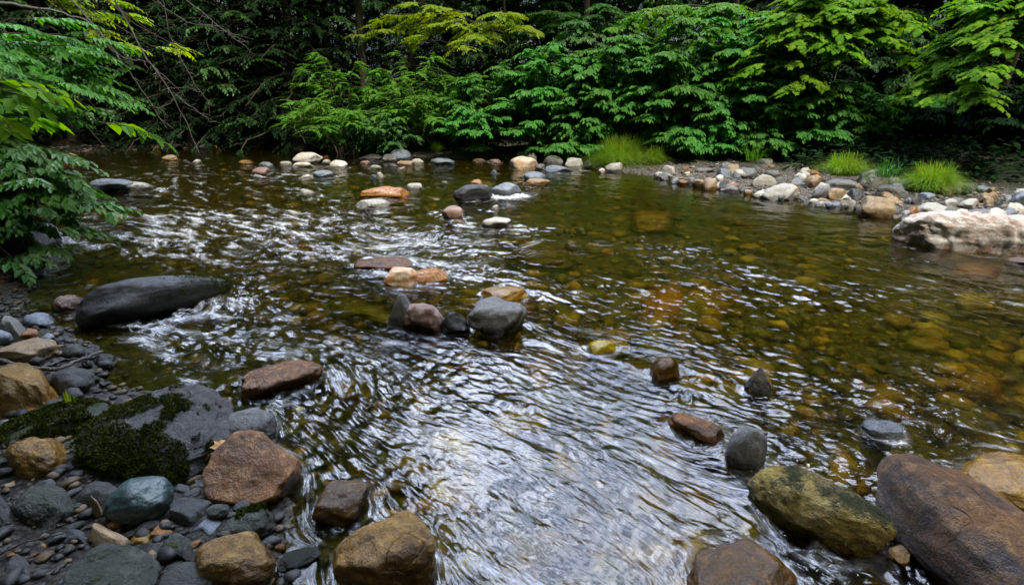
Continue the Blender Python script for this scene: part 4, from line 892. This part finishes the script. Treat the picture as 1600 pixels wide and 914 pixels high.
# the forest behind: a few grown trees copied
def forest_tree(seed, H, crown_lo, rad, lm, L, nb=46, per=9, nleaf=10, droop=.5, conifer=False, trunk=.16, bark=BARK, name='forest_tree'):
    r = np.random.RandomState(seed)
    z = crown_lo + (H - crown_lo) * (np.arange(nb) + r.uniform(0, 1, nb)) / nb; th = np.arange(nb) * 2.4 + r.uniform(0, .6, nb)
    f = (z - crown_lo) / (H - crown_lo)
    ln = rad * ((1 - f) ** .8 + .12 if conifer else np.sqrt(np.maximum(1 - (f * 1.25 - .3) ** 2, .05))) * r.uniform(.6, 1.15, nb)
    D = np.stack([np.cos(th), np.sin(th), np.zeros(nb)], -1); O = np.stack([np.zeros(nb), np.zeros(nb), z], -1)
    pth = arcs(O, D, ln, r.uniform(.0, .2, nb) + (0 if conifer else .35), r.uniform(.25, .5, nb), 7, .02, r)
    P, T, t_ = along(pth, r, per, .2)
    hz = norm(T * [1, 1, .2]); side = np.cross(hz, [0, 0, 1.]) * np.where(r.uniform(size=len(P)) < .5, 1, -1)[:, None]
    D2 = norm(hz * r.uniform(.2, 1, (len(P), 1)) + side * r.uniform(.4, 1, (len(P), 1)))
    lv, tw = sprays(r, P, D2, rad * .38 * r.uniform(.6, 1.2, len(P)), nleaf, L, L * .6, .1, droop, 'ovate', 60, .3)
    tk = np.linspace(0, 1, 9)[:, None]; pt = np.array([0, 0, H * .97]) * tk + np.concatenate([np.sin(tk * 4 + seed) * .12 * (tk > 0), np.cos(tk * 3 + seed) * .1 * (tk > 0), tk * 0], 1)
    tv, tf = tubes(pt[None], (trunk * (1 - .85 * tk[:, 0]))[None] * np.array([1.35] + [1] * 8), 9)
    lw = merge([tubes(pth, np.linspace(.035, .008, 7)[None, :].repeat(nb, 0), 4), tw])
    root = link(name, None)
    link('trunk', mesh_arr('trunk', tv, tf, bark), root); link('limbs', mesh_arr('limbs', lw[0], lw[1], bark), root)
    link('crown', mesh_arr('crown', lv[0], lv[1], LM[lm], False), root)
    return root
PROTO = {
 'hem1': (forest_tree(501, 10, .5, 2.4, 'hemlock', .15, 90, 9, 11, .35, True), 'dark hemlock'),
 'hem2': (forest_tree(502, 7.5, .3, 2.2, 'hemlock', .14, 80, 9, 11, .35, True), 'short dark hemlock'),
 'dec1': (forest_tree(503, 9.5, 2.4, 3.2, 'mid', .20, 60, 11, 11), 'broad-leaved green tree'),
 'dec2': (forest_tree(504, 9, 2.2, 3.0, 'light', .18, 60, 11, 11, trunk=.13, bark=BARKG), 'grey-trunked light green tree'),
 'sap': (forest_tree(505, 5.5, .4, 1.7, 'mid', .15, 50, 9, 10, trunk=.06), 'green sapling'),
 'bare': (forest_tree(506, 10.5, 5.5, 2.8, 'mid', .20, 46, 9, 10, trunk=.15), 'slender bare-trunked tree'),
}
FOREST = [  # column, distance, kind
 (60, 18.5, 'hem2'), (150, 19.2, 'hem1'), (235, 18.6, 'hem2'), (310, 20, 'hem1'), (345, 18.4, 'hem2'), (420, 19.5, 'hem2'), (572, 17.6, 'bare'), (905, 18.2, 'bare'), (432, 29, 'dec2'), (498, 28, 'dec2'), (404, 21.5, 'bare'), (486, 20.5, 'bare'),
 (385, 24, 'bare'), (425, 26, 'bare'), (470, 25, 'bare'), (500, 24, 'bare'), (525, 22, 'bare'), (568, 21, 'bare'), (350, 23, 'bare'), (250, 24, 'dec1'), (120, 24, 'hem1'), (0, 21, 'hem1'), (-120, 19, 'hem1'), (-60, 25, 'dec1'),
 (560, 19, 'sap'), (510, 18.6, 'hem2'), (790, 26, 'bare'), (700, 21, 'sap'), (770, 20, 'sap'), (850, 21, 'dec1'), (1010, 19.5, 'sap'), (920, 23, 'dec2'),
 (1100, 18.5, 'sap'), (1180, 18, 'hem2'), (1060, 23, 'dec1'), (1240, 17.5, 'sap'), (1300, 18, 'hem1'), (1380, 17.5, 'dec1'), (1470, 17, 'hem1'), (1560, 16, 'hem2'), (1640, 15.5, 'hem1'), (1420, 16, 'hem2'), (1330, 15.6, 'hem2'),
 (1720, 13.5, 'dec1'), (1850, 12, 'hem1'), (700, 28, 'dec1'), (900, 29, 'hem1'), (1150, 25, 'hem1'), (1270, 24, 'dec1'), (1540, 22, 'dec1'), (200, 28, 'hem1'), (330, 30, 'dec1'), (980, 27, 'dec1'), (60, 28, 'hem1'), (450, 31, 'hem1'),
]
ORD = {}
rF = random.Random(5)
where = [(130, 'behind the left shrub'), (300, 'on the dark bank behind the hanging dead twigs'), (440, 'on the dark far bank left of the feathery bushes'), (600, 'behind the leftmost feathery bush'), (780, 'behind the lime green young tree'),
         (1000, 'behind the centre of the green bank'), (1210, 'behind the tall broad-leaved bushes'), (1400, 'behind the yellow-green maple'), (9999, 'in the shade behind the right edge maple')]
FOREST += [(640, 19.5, 'hem2'), (720, 20.5, 'hem1'), (810, 19.5, 'sap'), (880, 20, 'hem2'), (960, 21, 'hem1'), (1120, 20.5, 'hem1'), (1210, 19.5, 'hem1'), (600, 23.5, 'dec1'), (760, 23, 'hem1'), (1000, 24, 'hem1'), (860, 24.5, 'dec1'), (1340, 20, 'hem1'), (1450, 19, 'dec1'),
 (90, 17.4, 'hem2'), (190, 17.6, 'sap'), (280, 17.8, 'hem2'), (380, 18.0, 'sap'), (455, 17.8, 'hem2'), (20, 17.2, 'sap'), (-200, 17, 'hem1'), (-350, 19, 'hem1'), (-300, 24, 'dec1'), (650, 26, 'hem1'), (540, 28, 'dec1')]
usedp = set(); cnt = {}; tot = {}
wh = lambda px: [b for a, b in where if px < a][0]
FOREST.sort(key=lambda q: (q[0], q[1]))
for px, Y, kd in FOREST: tot[(kd, wh(px))] = tot.get((kd, wh(px)), 0) + 1
for px, Y, kd in FOREST:
    proto, ds = PROTO[kd]; X = col_x(px, Y, 2); o = proto if kd not in usedp else copy_tree(proto); usedp.add(kd)
    sc = rF.uniform(.9, 1.2); o.location = (X, Y, gh(X, Y) - .1); o.rotation_euler = (0, 0, rF.uniform(0, 6.28)); o.scale = (sc, sc, sc)
    w = wh(px); key = (kd, w); cnt[key] = cnt.get(key, 0) + 1; k = cnt[key]; n = tot[key]
    pre = '' if n == 1 else ('left ' if k == 1 else 'right ') if n == 2 else ['leftmost ', 'second ', 'third ', 'fourth ', 'fifth ', 'sixth ', 'seventh '][k - 1]
    tag(o, (pre + ds + ' ' + w).replace('on the dark bank behind the hanging dead twigs', 'behind the hanging dead twigs'), 'tree', 'forest trees on the far bank')
# the near side: trees round and behind the viewer that shade the near stones; two unseen ones are added only for that shade
NEAR = [(-6.8, 1.5, 'dec1', 'beside the mossy slab'), (-4.2, -3.5, 'dec1', 'behind the left stone pile'), (-10, 3.6, 'hem1', 'behind the left shrub foot'), (-11, 8.0, 'dec1', 'beyond the left shrub'),
 (-16, 9, 'hem1', 'upstream on the near bank'), (-1.0, -5.0, 'hem1', 'right behind the viewer'), (12, -5, 'dec1', 'downstream on the right'), (15.5, 2.5, 'hem1', 'downstream beyond the white boulder'),
 (17, 9.5, 'dec1', 'on the right bank behind the white boulder'), (-2.8, -1.9, 'dec1', 'added out of view to shade the left stone pile'), (-22, 9, 'dec1', 'far upstream on the near bank'), (3.5, -10.5, 'dec1', 'well behind the viewer'), (.3, -1.9, 'dec1', 'added closest behind the viewer to shade the near stones'),
 (-5.2, -1.2, 'dec2', 'left of the viewer'), (-2.5, -6.5, 'dec1', 'a few steps behind the viewer'), (7.0, -6, 'hem1', 'behind the viewer on the right'), (19, 6, 'hem1', 'deep behind the white boulder')]
for k, (X, Y, kd, w) in enumerate(NEAR):
    o = copy_tree(PROTO[kd][0]); o.location = (X, Y, gh(X, Y) - .1); o.rotation_euler = (0, 0, rF.uniform(0, 6.28)); o.scale = (1.3,) * 3 if k == 9 else (1.35,) * 3
    tag(o, PROTO[kd][1] + ' ' + w, 'tree', 'trees of the near bank')

# ------------------------------------------------------------------ left foreground shrub and the tree above it
def leafy(name, seed, foot, origin, tips, lm, label, cat, group=None, **kw):
    base = np.array([foot[0], foot[1], gh(*foot) - .05]); og = np.array(origin, float)
    T_ = [tip(*q) - og for q in tips]
    lv, wd = branch_plant(seed, None, T_, **kw); off = og - base
    lv = (lv[0] + off, lv[1]); wd = (wd[0] + off, wd[1])
    t = np.linspace(0, 1, 6)[:, None]; stp = (off * t + np.sin(t * 3) * [.08, .05, 0])[None]
    st = tubes(stp, np.linspace(.05, .03, 6)[None], 7)
    wd = merge([(wd[0], f) for f in wd[1][:1]] + [st]) if len(wd[1]) == 1 else merge([(wd[0], wd[1][0]), (np.zeros((0, 3)), wd[1][1] - 0), st])
    return put_plant(name, lv, wd, lm, BARK, label, cat, base, group=group)
leafy('shrub', 601, (-6.6, 5.6), (-6.3, 5.4, .9), [(110, 300, 4.9), (140, 328, 4.8), (100, 245, 5.0), (70, 290, 4.6), (50, 340, 4.7), (85, 372, 4.6), (72, 412, 4.5), (20, 400, 4.4), (60, 225, 5.2), (20, 300, 4.6), (115, 340, 5.2), (10, 240, 5), (40, 260, 5.2), (30, 370, 4.8)],
      'mid', 'leafy shrub hanging over the dark boulder at the left edge', 'shrub', L=.105, W=.065, kind='ovate', n2=7, per=6, nleaf=8, twig=.3, len2=.6, r0=.012)
leafy('shrub', 602, (-7.4, 6.6), (-7.0, 6.2, 1.8), [(60, 45, 5.6), (130, 62, 5.8), (100, 78, 5.6), (180, 165, 5.8), (150, 132, 5.8), (60, 110, 5.4), (110, 140, 5.4), (30, 170, 5.2), (20, 90, 5.2), (140, 100, 6.0), (70, 180, 5.5), (110, 190, 5.8), (30, 210, 5.5)],
      'knot', 'shrub with narrow leaves in level rows in the upper left corner', 'shrub', L=.11, W=.05, kind='ovate', n2=7, per=7, nleaf=11, twig=.36, len2=.7, r0=.014)
leafy('shrub', 603, (-4.6, 3.1), (-4.4, 3.2, 1.4), [(60, 142, 3.1), (150, 190, 3.2), (70, 165, 2.9), (90, 205, 3.1), (20, 190, 2.9)],
      'maple', 'large-leaved branch tips of a near bush at the left edge', 'bush', L=.16, W=.075, kind='ovate', n2=3, per=3, nleaf=5, twig=.25, len2=.35, r0=.008)
# overhanging tree
of = (-8.2, 6.6); base = np.array([of[0], of[1], gh(*of) - .1]); og = np.array([-7.9, 6.9, 3.9])
root = tag(link('overhanging_tree', None, loc=base), 'upper left tree with a sunlit lime bough and bare dead twigs hanging down', 'tree')
lv, wd = branch_plant(611, None, [tip(*q) - og for q in [(285, 75, 8.2), (240, 52, 8.2), (215, 102, 8.0), (170, 62, 8), (200, 20, 8.2), (250, 12, 8.4), (140, 12, 8), (120, 32, 7.8), (230, 80, 8.2), (190, 85, 8)]],
                      n2=5, per=6, nleaf=8, L=.085, W=.055, kind='ovate', twig=.3, len2=.5, r0=.02)
d0 = og - base
t = np.linspace(0, 1, 8)[:, None]; tp = np.vstack([d0 * t, d0 + np.array([.3, .3, 4]) * np.linspace(.15, 1, 4)[:, None]])
tv, tf = tubes(tp[None], np.linspace(.13, .07, len(tp))[None], 10)
link('trunk', mesh_arr('trunk', tv, tf, BARK), root)
link('limbs', mesh_arr('limbs', wd[0] + d0, wd[1], BARK), root); link('crown', mesh_arr('crown', lv[0] + d0, lv[1], LM['lime'], False), root)
def pl(pts, Y):                       # picture polyline hung at a distance
    return np.array([tip(x, y, Y) for x, y in pts]) - base
rt_ = np.random.RandomState(9)
def resample(p, n):
    p = np.asarray(p); d = np.r_[0, np.cumsum(np.linalg.norm(np.diff(p, axis=0), axis=1))]; q = np.linspace(0, d[-1], n)
    return np.stack([np.interp(q, d, p[:, i]) for i in range(3)], -1)
dead = [([(165, -60), (180, 0), (203, 45), (225, 88), (262, 140), (290, 185), (305, 228)], 6.6, .014), ([(275, 148), (300, 172), (322, 190)], 6.6, .006), ([(225, 88), (262, 120), (290, 155)], 6.6, .005),
        ([(90, -20), (130, 20), (160, 58), (182, 90), (212, 135), (232, 165), (258, 200)], 6.9, .011), ([(232, 165), (248, 172), (260, 180)], 6.9, .004),
        ([(250, -50), (253, 0), (262, 55), (280, 95), (300, 130), (328, 162)], 7.2, .009), ([(225, -30), (255, 10), (290, 32), (340, 38), (388, 64)], 7.4, .006), ([(290, 0), (330, 30), (362, 58), (395, 90)], 7.6, .007),
        ([(0, 6), (40, 14), (90, 24), (130, 38), (148, 50)], 6.8, .022), ([(148, 50), (175, 78), (200, 92), (240, 100)], 6.9, .006)]
ps, rr2 = [], []
for pts, Y, r_ in dead:
    p = resample(pl(pts, Y), 26); p[1:] += np.cumsum(rt_.normal(size=(25, 3)) * .006, 0); ps.append(p); rr2.append(np.linspace(r_, r_ * .3, 26))
    for q in range(6):
        i = rt_.randint(8, 25); d = norm(p[i] - p[i - 1] + rt_.normal(size=3) * [.05, .05, .03]); l = rt_.uniform(.06, .28)
        tw = p[i] + d * np.linspace(0, l, 26)[:, None] + np.cumsum(rt_.normal(size=(26, 3)) * .003, 0); ps.append(tw); rr2.append(np.linspace(r_ * .35 + .001, .0012, 26))
tv, tf = tubes(np.array(ps), np.array(rr2), 4)
link('dead_twigs', mesh_arr('dead_twigs', tv, tf, BARKG), root)

# ------------------------------------------------------------------ grass tufts
def tuft(px, py, w, h, n, label, seed, group='grass tufts on the far bank', lm='grass'):
    n = int(n * 1.7); w = w * 1.15
    r = np.random.RandomState(seed); c = at(px, py, .1); g = gh(c[0], c[1]); c = at(px, py, g); dist = np.linalg.norm(c - [0, 0, CAMH])
    W = w / FPX * dist; H = h / FPX * dist
    a = r.uniform(0, 2 * math.pi, n); u = np.sqrt(r.uniform(0, 1, n)); O = np.stack([np.cos(a) * u * W * .22, np.sin(a) * u * W * .18, np.zeros(n)], -1)
    a2 = a + r.normal(size=n) * .7; q_ = r.uniform(0, 1, n); out = (.12 + .88 * q_) * W * .58 * r.uniform(.6, 1.1, n); hh_ = H * r.uniform(.45, 1.1, n) * (1.1 - .45 * q_)
    D = np.stack([np.cos(a2), np.sin(a2), np.zeros(n)], -1); S = np.stack([-np.sin(a2), np.cos(a2), np.zeros(n)], -1); wd_ = r.uniform(.0016, .0042, n)[:, None]
    rows = []
    for t in (0, .3, .6, .85, 1.0):
        p = O + D * (out * t ** 1.5)[:, None] + np.array([0, 0, 1.]) * (hh_ * (2.0 * t - (1.0 + .75 * q_) * t ** 2.2))[:, None]
        k = (1 - t ** 2) + .05; rows += [p - S * wd_ * k, p + S * wd_ * k]
    V = np.stack(rows, 1).reshape(-1, 3); i = np.arange(n)[:, None] * 10
    F = np.concatenate([i + np.array([q, q + 1, q + 3, q + 2]) for q in (0, 2, 4, 6)])
    return tag(link('grass_tuft', mesh_arr('grass_tuft', V, F, LM[lm], False), loc=(c[0], c[1], g - .02), rot=(0, 0, 0)), label, 'grass tuft', group)
tuft(893, 248, 60, 34, 900, 'bright grass tuft behind the cream rounded stone', 1)
tuft(968, 262, 95, 44, 2200, 'biggest bright green grass tuft at the water edge', 2)
tuft(1022, 256, 42, 26, 500, 'small yellowish tuft at the right flank of the biggest tuft', 3)
tuft(1318, 272, 66, 28, 700, 'grass tuft behind the broad flat grey stone', 4)
tuft(1452, 298, 70, 34, 1300, 'lone bright grass tuft right of the grey mossy boulder', 5)
tuft(682, 236, 30, 16, 250, 'small grass tuft on the sandy spit by the feathery bushes', 6)
tuft(1178, 250, 44, 34, 34, 'thin weedy sprout beside the moss-topped stone', 7, lm='light')
tuft(745, 236, 46, 16, 260, 'low dull grass patch at the back of the sandy spit', 8, lm='mid')
tuft(1385, 275, 48, 24, 90, 'low dark grass tuft between the mossy boulder and the bushes', 9, lm='mid')
tuft(118, 648, 24, 36, 26, 'thin grass blades sprouting from the moss beside the slab', 10, group='sprouts on the mossy stones')

# ------------------------------------------------------------------ driftwood, sticks, fallen leaf
def stick(name, pts, r_, label, mat, forks=()):
    def mk(pts):
        out = []
        for x, y, z in pts:
            c = at(x, y, z); out.append(c)
        return resample(out, 22)
    P = [mk(pts)] + [mk(f) for f in forks]
    for p in P: p[1:-1] += rt_.normal(size=(20, 3)) * r_ * .25
    o0 = P[0][11].copy(); rad = [np.linspace(r_, r_ * .55, 22) * rt_.uniform(.85, 1.15, 22)] + [np.linspace(r_ * .6, r_ * .3, 22)] * len(forks)
    v, f = tubes(np.array(P) - o0, np.array(rad), 8)
    return tag(link(name, mesh_arr(name, v, f, mat), loc=o0), label, 'stick')
DRIFT = bark_mat('driftwood', (.22, .19, .15), (.45, .41, .35))
stick('driftwood', [(1030, 272, .10), (1056, 278, .08), (1090, 281, .06), (1130, 296, .02)], .018, 'pale bare branch of driftwood lying at the water edge of the gravel bar', DRIFT, [[(1056, 278, .08), (1090, 272, .16), (1120, 274, .2)]])
stick('stick', [(-20, 560, .16), (40, 574, .12), (85, 578, .11), (160, 549, .05)], .016, 'grey forked stick lying in front of the smooth tan boulder', BARKG, [[(60, 577, .12), (100, 562, .10), (130, 560, .07)]])
stick('stick', [(-10, 870, .14), (40, 846, .15), (100, 833, .14)], .004, 'thin dark twig across the bottom left stones', BARK)
stick('stick', [(368, 484, .0), (376, 490, .07), (380, 484, .08)], .008, 'short dark stub poking out of the water right of the black boulder', BARK)
def leaf_thing(px, py, z, L, rz, label, mat, tiltv=(.2, -.6, 1)):
    c = at(px, py, z); D = norm(np.array([[math.cos(rz), math.sin(rz), .15]])); N = norm(np.array([tiltv], float))
    V, F = leaf_maple(np.zeros((1, 3)), D, N, np.array([L]), np.array([L])); V[:, 2] += np.abs(perlin(V * 30)) * .006
    stem = tubes(np.array([[[0, 0, 0], -D[0] * L * .35 + [0, 0, .01], -D[0] * L * .7]]), np.array([[.0012, .001, .001]]), 4)
    v, f = merge([(V, F), stem])
    return tag(link('fallen_leaf', mesh_arr('fallen_leaf', v, f, mat, False), loc=c), label, 'leaf')
fl = NM('dry_leaf'); _t = fl.n('ShaderNodeTexCoord').outputs['Object']; FL = fl.done(fl.principled(fl.mix(fl.noise(_t, 40, 3), (.45, .26, .05), (.30, .13, .035)), .6, None, .3))
fl = NM('yellow_leaf'); FLY = fl.done(fl.principled((.50, .42, .05), .5, None, .3))
leaf_thing(338, 704, .13, .085, 1.2, 'yellow brown maple leaf caught between the mossy slab and the reddish brown boulder', FL)
leaf_thing(462, 640, .006, .05, .3, 'small yellow leaf drifting right of the rounded olive-grey stone', FLY, (0, 0, 1))
0 and leaf_thing(262, 851, .12, .05, 2.0, 'curled orange brown leaf wedged among the bottom left stones', FL)

# ------------------------------------------------------------------ cobbles of the gravel bars, each its own
rc = random.Random(11)
CK = [('grey', 'grey'), ('pale', 'pale'), ('tan', 'tan'), ('blue', 'bluish'), ('brown', 'brown'), ('dark', 'dark'), ('white', 'whitish'), ('pink', 'pinkish')]
LMK = [(1040, 'beside the driftwood'), (1100, 'around the tan upright stone'), (1150, 'left of the flat-topped grey stone'), (1200, 'behind the pale grey smooth boulder'), (1250, 'near the pale mossy stone'), (1300, 'by the brown stone'),
       (1350, 'by the broad flat grey stone'), (1410, 'round the tan angular boulder'), (1480, 'below the lone grass tuft'), (1540, 'behind the white veined boulder'), (1700, 'on the bank by the right edge')]
spots = []
for k in range(150):
    px = rc.uniform(1020, 1600); lo = np.interp(px, [1020, 1150, 1330, 1420, 1600], [272, 298, 327, 334, 344]); hi = np.interp(px, [1020, 1150, 1400, 1600], [262, 256, 282, 300])
    py = lo + (hi - lo) * rc.random() ** 1.5; w = rc.uniform(8, 24) * (1 + (px - 1100) / 900); spots.append((px, py, w))
SZ = lambda w: 'tiny' if w < 12 else 'small' if w < 18 else 'middling'
SH = ['flat', 'rounded', 'angular']; seen = {}
rows = []
for px, py, w in spots:
    mk, cn_ = CK[rc.choices(range(8), [5, 4, 4, 3, 3, 2, 2, 1])[0]]; sh = rc.randrange(3); rows.append((px, py, w, mk, cn_, sh, [b for a, b in LMK if px < a + 40][0]))
rows.sort(key=lambda q: q[0])
for (px, py, w, mk, cn_, sh, lm_) in rows:
    key = (SZ(w), SH[sh], cn_, lm_); seen[key] = seen.get(key, 0) + 1
for k, (px, py, w, mk, cn_, sh, lm_) in enumerate(rows):
    key = (SZ(w), SH[sh], cn_, lm_); i_ = seen.get(('i',) + key, 0); seen[('i',) + key] = i_ + 1
    pre = '' if seen[key] == 1 else ['leftmost ', 'next ', 'third ', 'fourth ', 'fifth '][i_]
    hg = (.35, .65, .6)[sh]; H = w * (.42, .7, .65)[sh]
    fit_rock('cobble', (px - w / 2, py - H / 2, px + w / 2, py + H / 2), mk, f'{pre}{SZ(w)} {SH[sh]} {cn_} cobble on the gravel bar {lm_}', 'cobble', 'loose cobbles on the right gravel bar', seed=400 + k, hgt=hg, cuts=(4, 3, 9)[sh], p=(2.8, 2.3, 3.0)[sh], cutd=(.55, .9), yaw=rc.uniform(-1, 1))

# ------------------------------------------------------------------ the packed stones of the near left pile
PILE = []; used_box = [b for n_, b, *_ in STONES if b[0] < 520 and b[1] > 470]
rq = random.Random(3)
def poly_ok(px, py):
    if py < 560: return px < 60 + (py - 480) * .8
    if py < 640: return px < 165
    return px < np.interp(py, [640, 700, 760, 800, 860, 914], [330, 320, 300, 420, 430, 400])
tries = 0
while len(PILE) < 85 and tries < 6000:
    tries += 1; w = rq.uniform(15, 38); px = rq.uniform(0, 430); py = rq.uniform(500, 910); hgt_ = w * rq.uniform(.55, .75)
    if not poly_ok(px, py): continue
    if any(abs(px - (b[0] + b[2]) / 2) < (b[2] - b[0]) * .42 and abs(py - (b[1] + b[3]) / 2) < (b[3] - b[1]) * .42 for b in used_box): continue
    if any(math.hypot(px - q[0], py - q[1]) < (w + q[2]) * .42 for q in PILE): continue
    PILE.append((px, py, w, hgt_))
NB = [((60, 545), 'beside the smooth tan boulder'), ((45, 620), 'at the foot of the yellow ochre boulder'), ((230, 700), 'around the mossy slab'), ((60, 725), 'by the golden rounded boulder'), ((70, 800), 'by the dark green smooth boulder'),
      ((215, 785), 'near the blue-green stone'), ((365, 880), 'by the round brown-olive boulder'), ((170, 900), 'by the large speckled boulder'), ((395, 740), 'below the reddish brown boulder'), ((30, 900), 'in the bottom left corner'), ((110, 590), 'past the forked stick'), ((300, 810), 'by the dark grey ridged stone')]
PK = [('dark', 'dark grey'), ('black', 'black'), ('brown', 'reddish brown'), ('darkgreen', 'greenish'), ('blue', 'blue-grey'), ('gold', 'golden'), ('grey', 'grey')]
PILE.sort(key=lambda q: q[0]); PR = []
for px, py, w, hh2 in PILE:
    mk, cn_ = PK[rq.choices(range(7), [6, 5, 2.5, 3, 1.5, 1.2, .8])[0]]; sh = rq.randrange(3)
    nb = min(NB, key=lambda q: (q[0][0] - px) ** 2 + (q[0][1] - py) ** 2)[1]; PR.append((px, py, w, hh2, mk, cn_, sh, 'small' if w < 30 else 'middling', nb))
cp_ = {}; ci_ = {}
for q in PR: k_ = q[5:]; cp_[k_] = cp_.get(k_, 0) + 1
for k, q in enumerate(PR):
    px, py, w, hh2, mk, cn_, sh, sz, nb = q; k_ = q[5:]; i_ = ci_.get(k_, 0); ci_[k_] = i_ + 1
    pre = '' if cp_[k_] == 1 else ['leftmost ', 'next ', 'third ', 'fourth '][i_]
    fit_rock('cobble', (px - w / 2, py - hh2 / 2, px + w / 2, py + hh2 / 2), mk, f'{pre}{sz} {SH[sh]} wet {cn_} cobble {nb}', 'cobble', 'wet cobbles of the near left pile', seed=700 + k, base=None,
             hgt=(.5, .7, .7)[sh], cuts=(3, 1, 7)[sh], p=(2.5, 2.15, 2.7)[sh], cutd=(.6, .92), yaw=rq.uniform(-1, 1), sink=.25)

# ------------------------------------------------------------------ uncounted pebbles: under water and on the bars
def pebbles(name, n, ptsf, smin, smax, mat, seed, level=2, sinkf=.3):
    r = np.random.RandomState(seed); V0, F0 = ico(level); pts = ptsf(r, n); n = len(pts); Vs = []
    s = smin * (smax / smin) ** (r.uniform(0, 1, n) ** 1.8); g = ground_h(pts[:, 0], pts[:, 1])
    if name == 'riverbed_stones': s = np.minimum(s, np.maximum(-g * 1.1, .02))
    a = r.uniform(0, 6.28, n); ax = r.uniform(.6, 1, (n, 3)) * [1, .8, .5]; ph = r.uniform(0, 100, n)
    V = np.repeat(V0[None], n, 0) * ax[:, None, :]; fl_ = V.reshape(-1, 3)
    V = V * (1 + .40 * perlin(np.repeat(V0[None], n, 0).reshape(-1, 3) * 1.2 + np.repeat(ph, len(V0))[:, None]).reshape(n, -1, 1))
    c, s_ = np.cos(a)[:, None], np.sin(a)[:, None]; X = V[..., 0] * c - V[..., 1] * s_; Y = V[..., 0] * s_ + V[..., 1] * c
    V = np.stack([X, Y, V[..., 2]], -1) * s[:, None, None] + np.stack([pts[:, 0], pts[:, 1], g + s * .5 * (1 - 2 * sinkf)], -1)[:, None, :]
    F = (F0[None] + (np.arange(n) * len(V0))[:, None, None]).reshape(-1, 3)
    return tag(link(name, mesh_arr(name, V, F, mat)), kind='stuff')
def peb_mat(name, stops, rough):
    m = NM(name); g = m.n('ShaderNodeNewGeometry'); col = m.ramp(g.outputs['Random Per Island'], stops); n_ = m.noise(g.outputs['Position'], 40, 5, .7)
    col = m.mix(m.mapr(n_, .35, .65), m.hsv(col, .5, 1, .6), col)
    return m.done(m.principled(col, rough, m.bump(n_, .6, .006), .4))
PB = peb_mat('bed_pebbles', [(0, (.025, .022, .008)), (.3, (.08, .06, .015)), (.5, (.045, .055, .015)), (.64, (.20, .105, .018)), (.78, (.09, .10, .035)), (.91, (.42, .22, .035)), (1, (.58, .44, .14))], .4)
PG = peb_mat('bar_pebbles', [(0, (.05, .04, .03)), (.3, (.14, .11, .08)), (.55, (.21, .19, .16)), (.75, (.20, .14, .08)), (.9, (.34, .31, .26)), (1, (.50, .46, .40))], .65)
def in_river(r, n):
    u = r.uniform(0, 1, n * 3); rad = .9 * (16 / .9) ** u; th = r.uniform(-R(52), R(52), n * 3); x, y = rad * np.sin(th), rad * np.cos(th); sd = river_sd(x, y); k = sd < -.22
    return np.stack([x, y], -1)[k][:n]
pebbles('riverbed_stones', 5600, in_river, .022, .17, PB, 3)
def on_bar(r, n):
    px = r.uniform(640, 1640, n * 4); py = r.uniform(228, 350, n * 4); t = (0 - CAMH) / (-sp + (457 - py) / FPX * cp); x = (px - 800) / FPX * t; y = (cp + (457 - py) / FPX * sp) * t
    sd = river_sd(x, y); k = (sd > -.12) & (sd < 1.5 + .6 * r.normal(size=len(sd))) & (y < 19); return np.stack([x, y], -1)[k][:n]
pebbles('gravel', 4200, on_bar, .012, .06, PG, 4, 2)
def on_left(r, n):
    x = r.uniform(-6.5, -.4, n * 6); y = r.uniform(.5, 6.0, n * 6); sd = river_sd(x, y); k = (sd > -.15) & (sd < 1.6); return np.stack([x, y], -1)[k][:n]
pebbles('gravel', 5200, on_left, .010, .045, peb_mat('pile_pebbles', [(0, (.012, .012, .011)), (.5, (.03, .028, .024)), (.8, (.08, .05, .02)), (1, (.16, .11, .05))], .62), 5, 2)
def far_left(r, n):
    px = r.uniform(60, 640, n * 4); py = r.uniform(222, 240, n * 4); t = (0 - CAMH) / (-sp + (457 - py) / FPX * cp); x = (px - 800) / FPX * t; y = (cp + (457 - py) / FPX * sp) * t
    sd = river_sd(x, y); k = (sd > -.2) & (sd < .6); return np.stack([x, y], -1)[k][:n]
pebbles('gravel', 500, far_left, .03, .12, peb_mat('far_bank_pebbles', [(0, (.03, .027, .02)), (.5, (.09, .075, .05)), (1, (.24, .20, .15))], .6), 6, 2)

# low green growth covering the forest floor
r = np.random.RandomState(77); N_ = 60000
th = r.uniform(-R(62), R(62), N_ * 2); rad = 8 + 36 * r.uniform(0, 1, N_ * 2) ** 1.3; x, y = rad * np.sin(th), rad * np.cos(th); sd = river_sd(x, y)
dn_ = fbm(p2(x, y, .8, 3), 2); k = (sd > np.where(x > -1, 2.3, .55)) & (y > 8) & (dn_ > -.25); x, y = x[k][:N_], y[k][:N_]; n = len(x)
O = np.stack([x, y, ground_h(x, y) + r.uniform(0, .35, n)], -1); a = r.uniform(0, 6.28, n)
D = norm(np.stack([np.cos(a), np.sin(a), r.uniform(-.4, .3, n)], -1)); Nn = norm(r.normal(size=(n, 3)) * .35 + [0, -.2, 1])
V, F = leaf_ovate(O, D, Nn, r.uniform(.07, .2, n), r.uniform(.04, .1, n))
tag(link('undergrowth', mesh_arr('undergrowth', V, F, LM['hemlock'], False)), kind='stuff')
